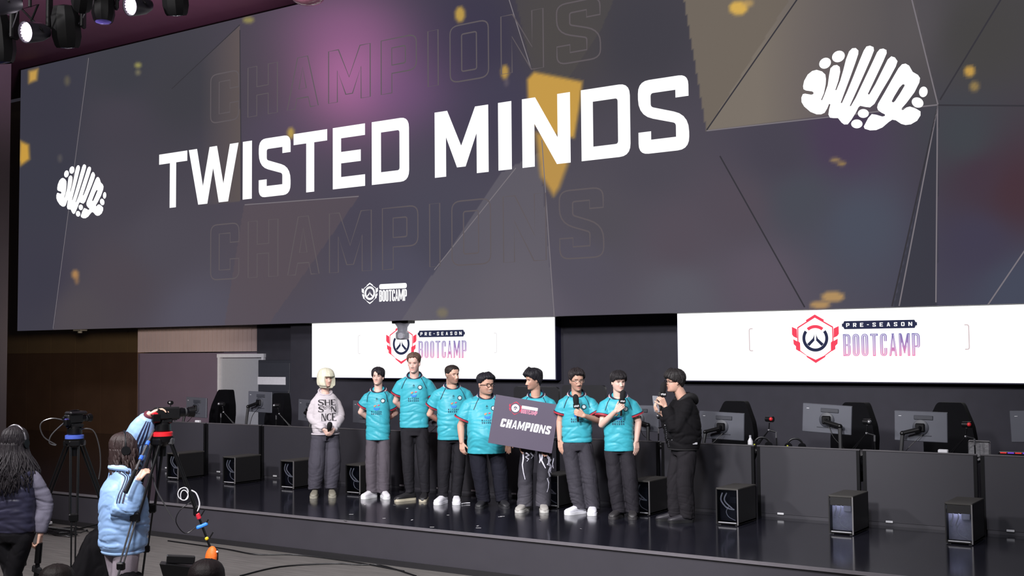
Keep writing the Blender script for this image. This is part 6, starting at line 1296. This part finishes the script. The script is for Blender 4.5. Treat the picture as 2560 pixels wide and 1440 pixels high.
# seated viewers whose heads reach into the frame
def seated(seed, pos, topz, label, hair, yaw, longhair):
    P = Vector(pos); P.z = 0; rz = math.atan2(-P.x, P.y)+R(yaw); t = thing('person', label, 'person', P, rz, 'seated viewers'); hh = .23; nz = topz-hh; sh = nz-.08; M = Matrix.Translation((0, -.012, nz)); b = MB()
    b.loft([[M @ Vector(p) for p in r_] for r_ in head_mesh(hh)]); b.cone((0, .02, sh-.05), (0, .01, nz+.05), .06, .054, 14); b.cone((-.15, .02, sh-.06), (.15, .02, sh-.06), .055, .055, 12); b.cone((0, .03, .5), (0, .02, sh-.08), .13, .15, 16)
    for sx in (-1, 1):
        b.cone((sx*.17, .02, sh-.06), (sx*.23, -.02, sh-.33), .045, .038); b.cone((sx*.23, -.02, sh-.33), (sx*.14, -.22, sh-.40), .037, .027); hand(b, (sx*.14, -.22, sh-.40), (-sx*.3, -1, 0), (0, 0, -1), 20, sx)
        b.cone((sx*.09, .03, .48), (sx*.12, -.42, .49), .075, .055); b.cone((sx*.12, -.42, .48), (sx*.12, -.40, .06), .05, .035); b.cone((sx*.12, -.38, .045), (sx*.13, -.55, .035), .04, .03)
    me = remesh(b, .007, 2, 'body'); c = co_of(me); cols = np.tile(np.array(s2l((200, 156, 132))), (len(c), 1)); dk = (c[:, 2] < sh+.01) & ~((np.abs(c[:, 1]+.28) < .1) & (c[:, 2] > .5)); cols[dk] = s2l((34, 33, 38)); setcol(me, cols); link('body', me, MATS['skin'], t)
    hm = MB(); rings = []
    for tt in np.linspace(-.12 if longhair else .1, 1, 40):
        rr = []
        for i in range(56):
            ph = 2*PI*i/56-PI; x, y = headpt(min(max(tt, .02), .999), ph); L = math.hypot(x, y); on_ = abs(ph) > .8 or tt > .72; up = max(0, (tt-.6)/.4); th = .026*(1+.15*noise.noise(Vector((math.sin(ph)*12, math.cos(ph)*12, tt*2))))
            q = (L+th*(1-.5*up))/L if on_ else .8; rr.append(M @ Vector((x*q, y*q, tt*hh+(th*up*.9 if on_ else 0))))
        rings.append(rr)
    hm.loft(rings); hm.build('hair', mat('hair_seat_%d' % seed, hair, .55, var=.35, scale=90, spec=.3, bump=.3, bscale=240, zst=.12), t, angle=0)
    s = thing('stool', 'black stool under the seated viewer '+('near the orange pouch' if longhair else 'near the left tripod'), 'stool', (P.x, P.y, 0), rz, 'stools under the seated viewers'); MB().box((0, .03, .37), (.4, .4, .05), ch=.02).build('seat', M_metal, s)
    for sx in (-1, 1):
        for sy in (-.14, .2): MB().tube([(sx*.16, sy, .36), (sx*.18, sy, .0)], .014, 8).build('leg', M_metal, s)
seated(5, (-5.02, 4.421, 0), 1.175, 'seated viewer at the bottom edge near the orange pouch, with smooth dark hair', (38, 30, 32), 165, True)
seated(6, (-6.25, 4.335, 0), 1.045, 'seated viewer at the bottom edge near the left tripod, only the dark crown showing', (36, 30, 30), 150, False)
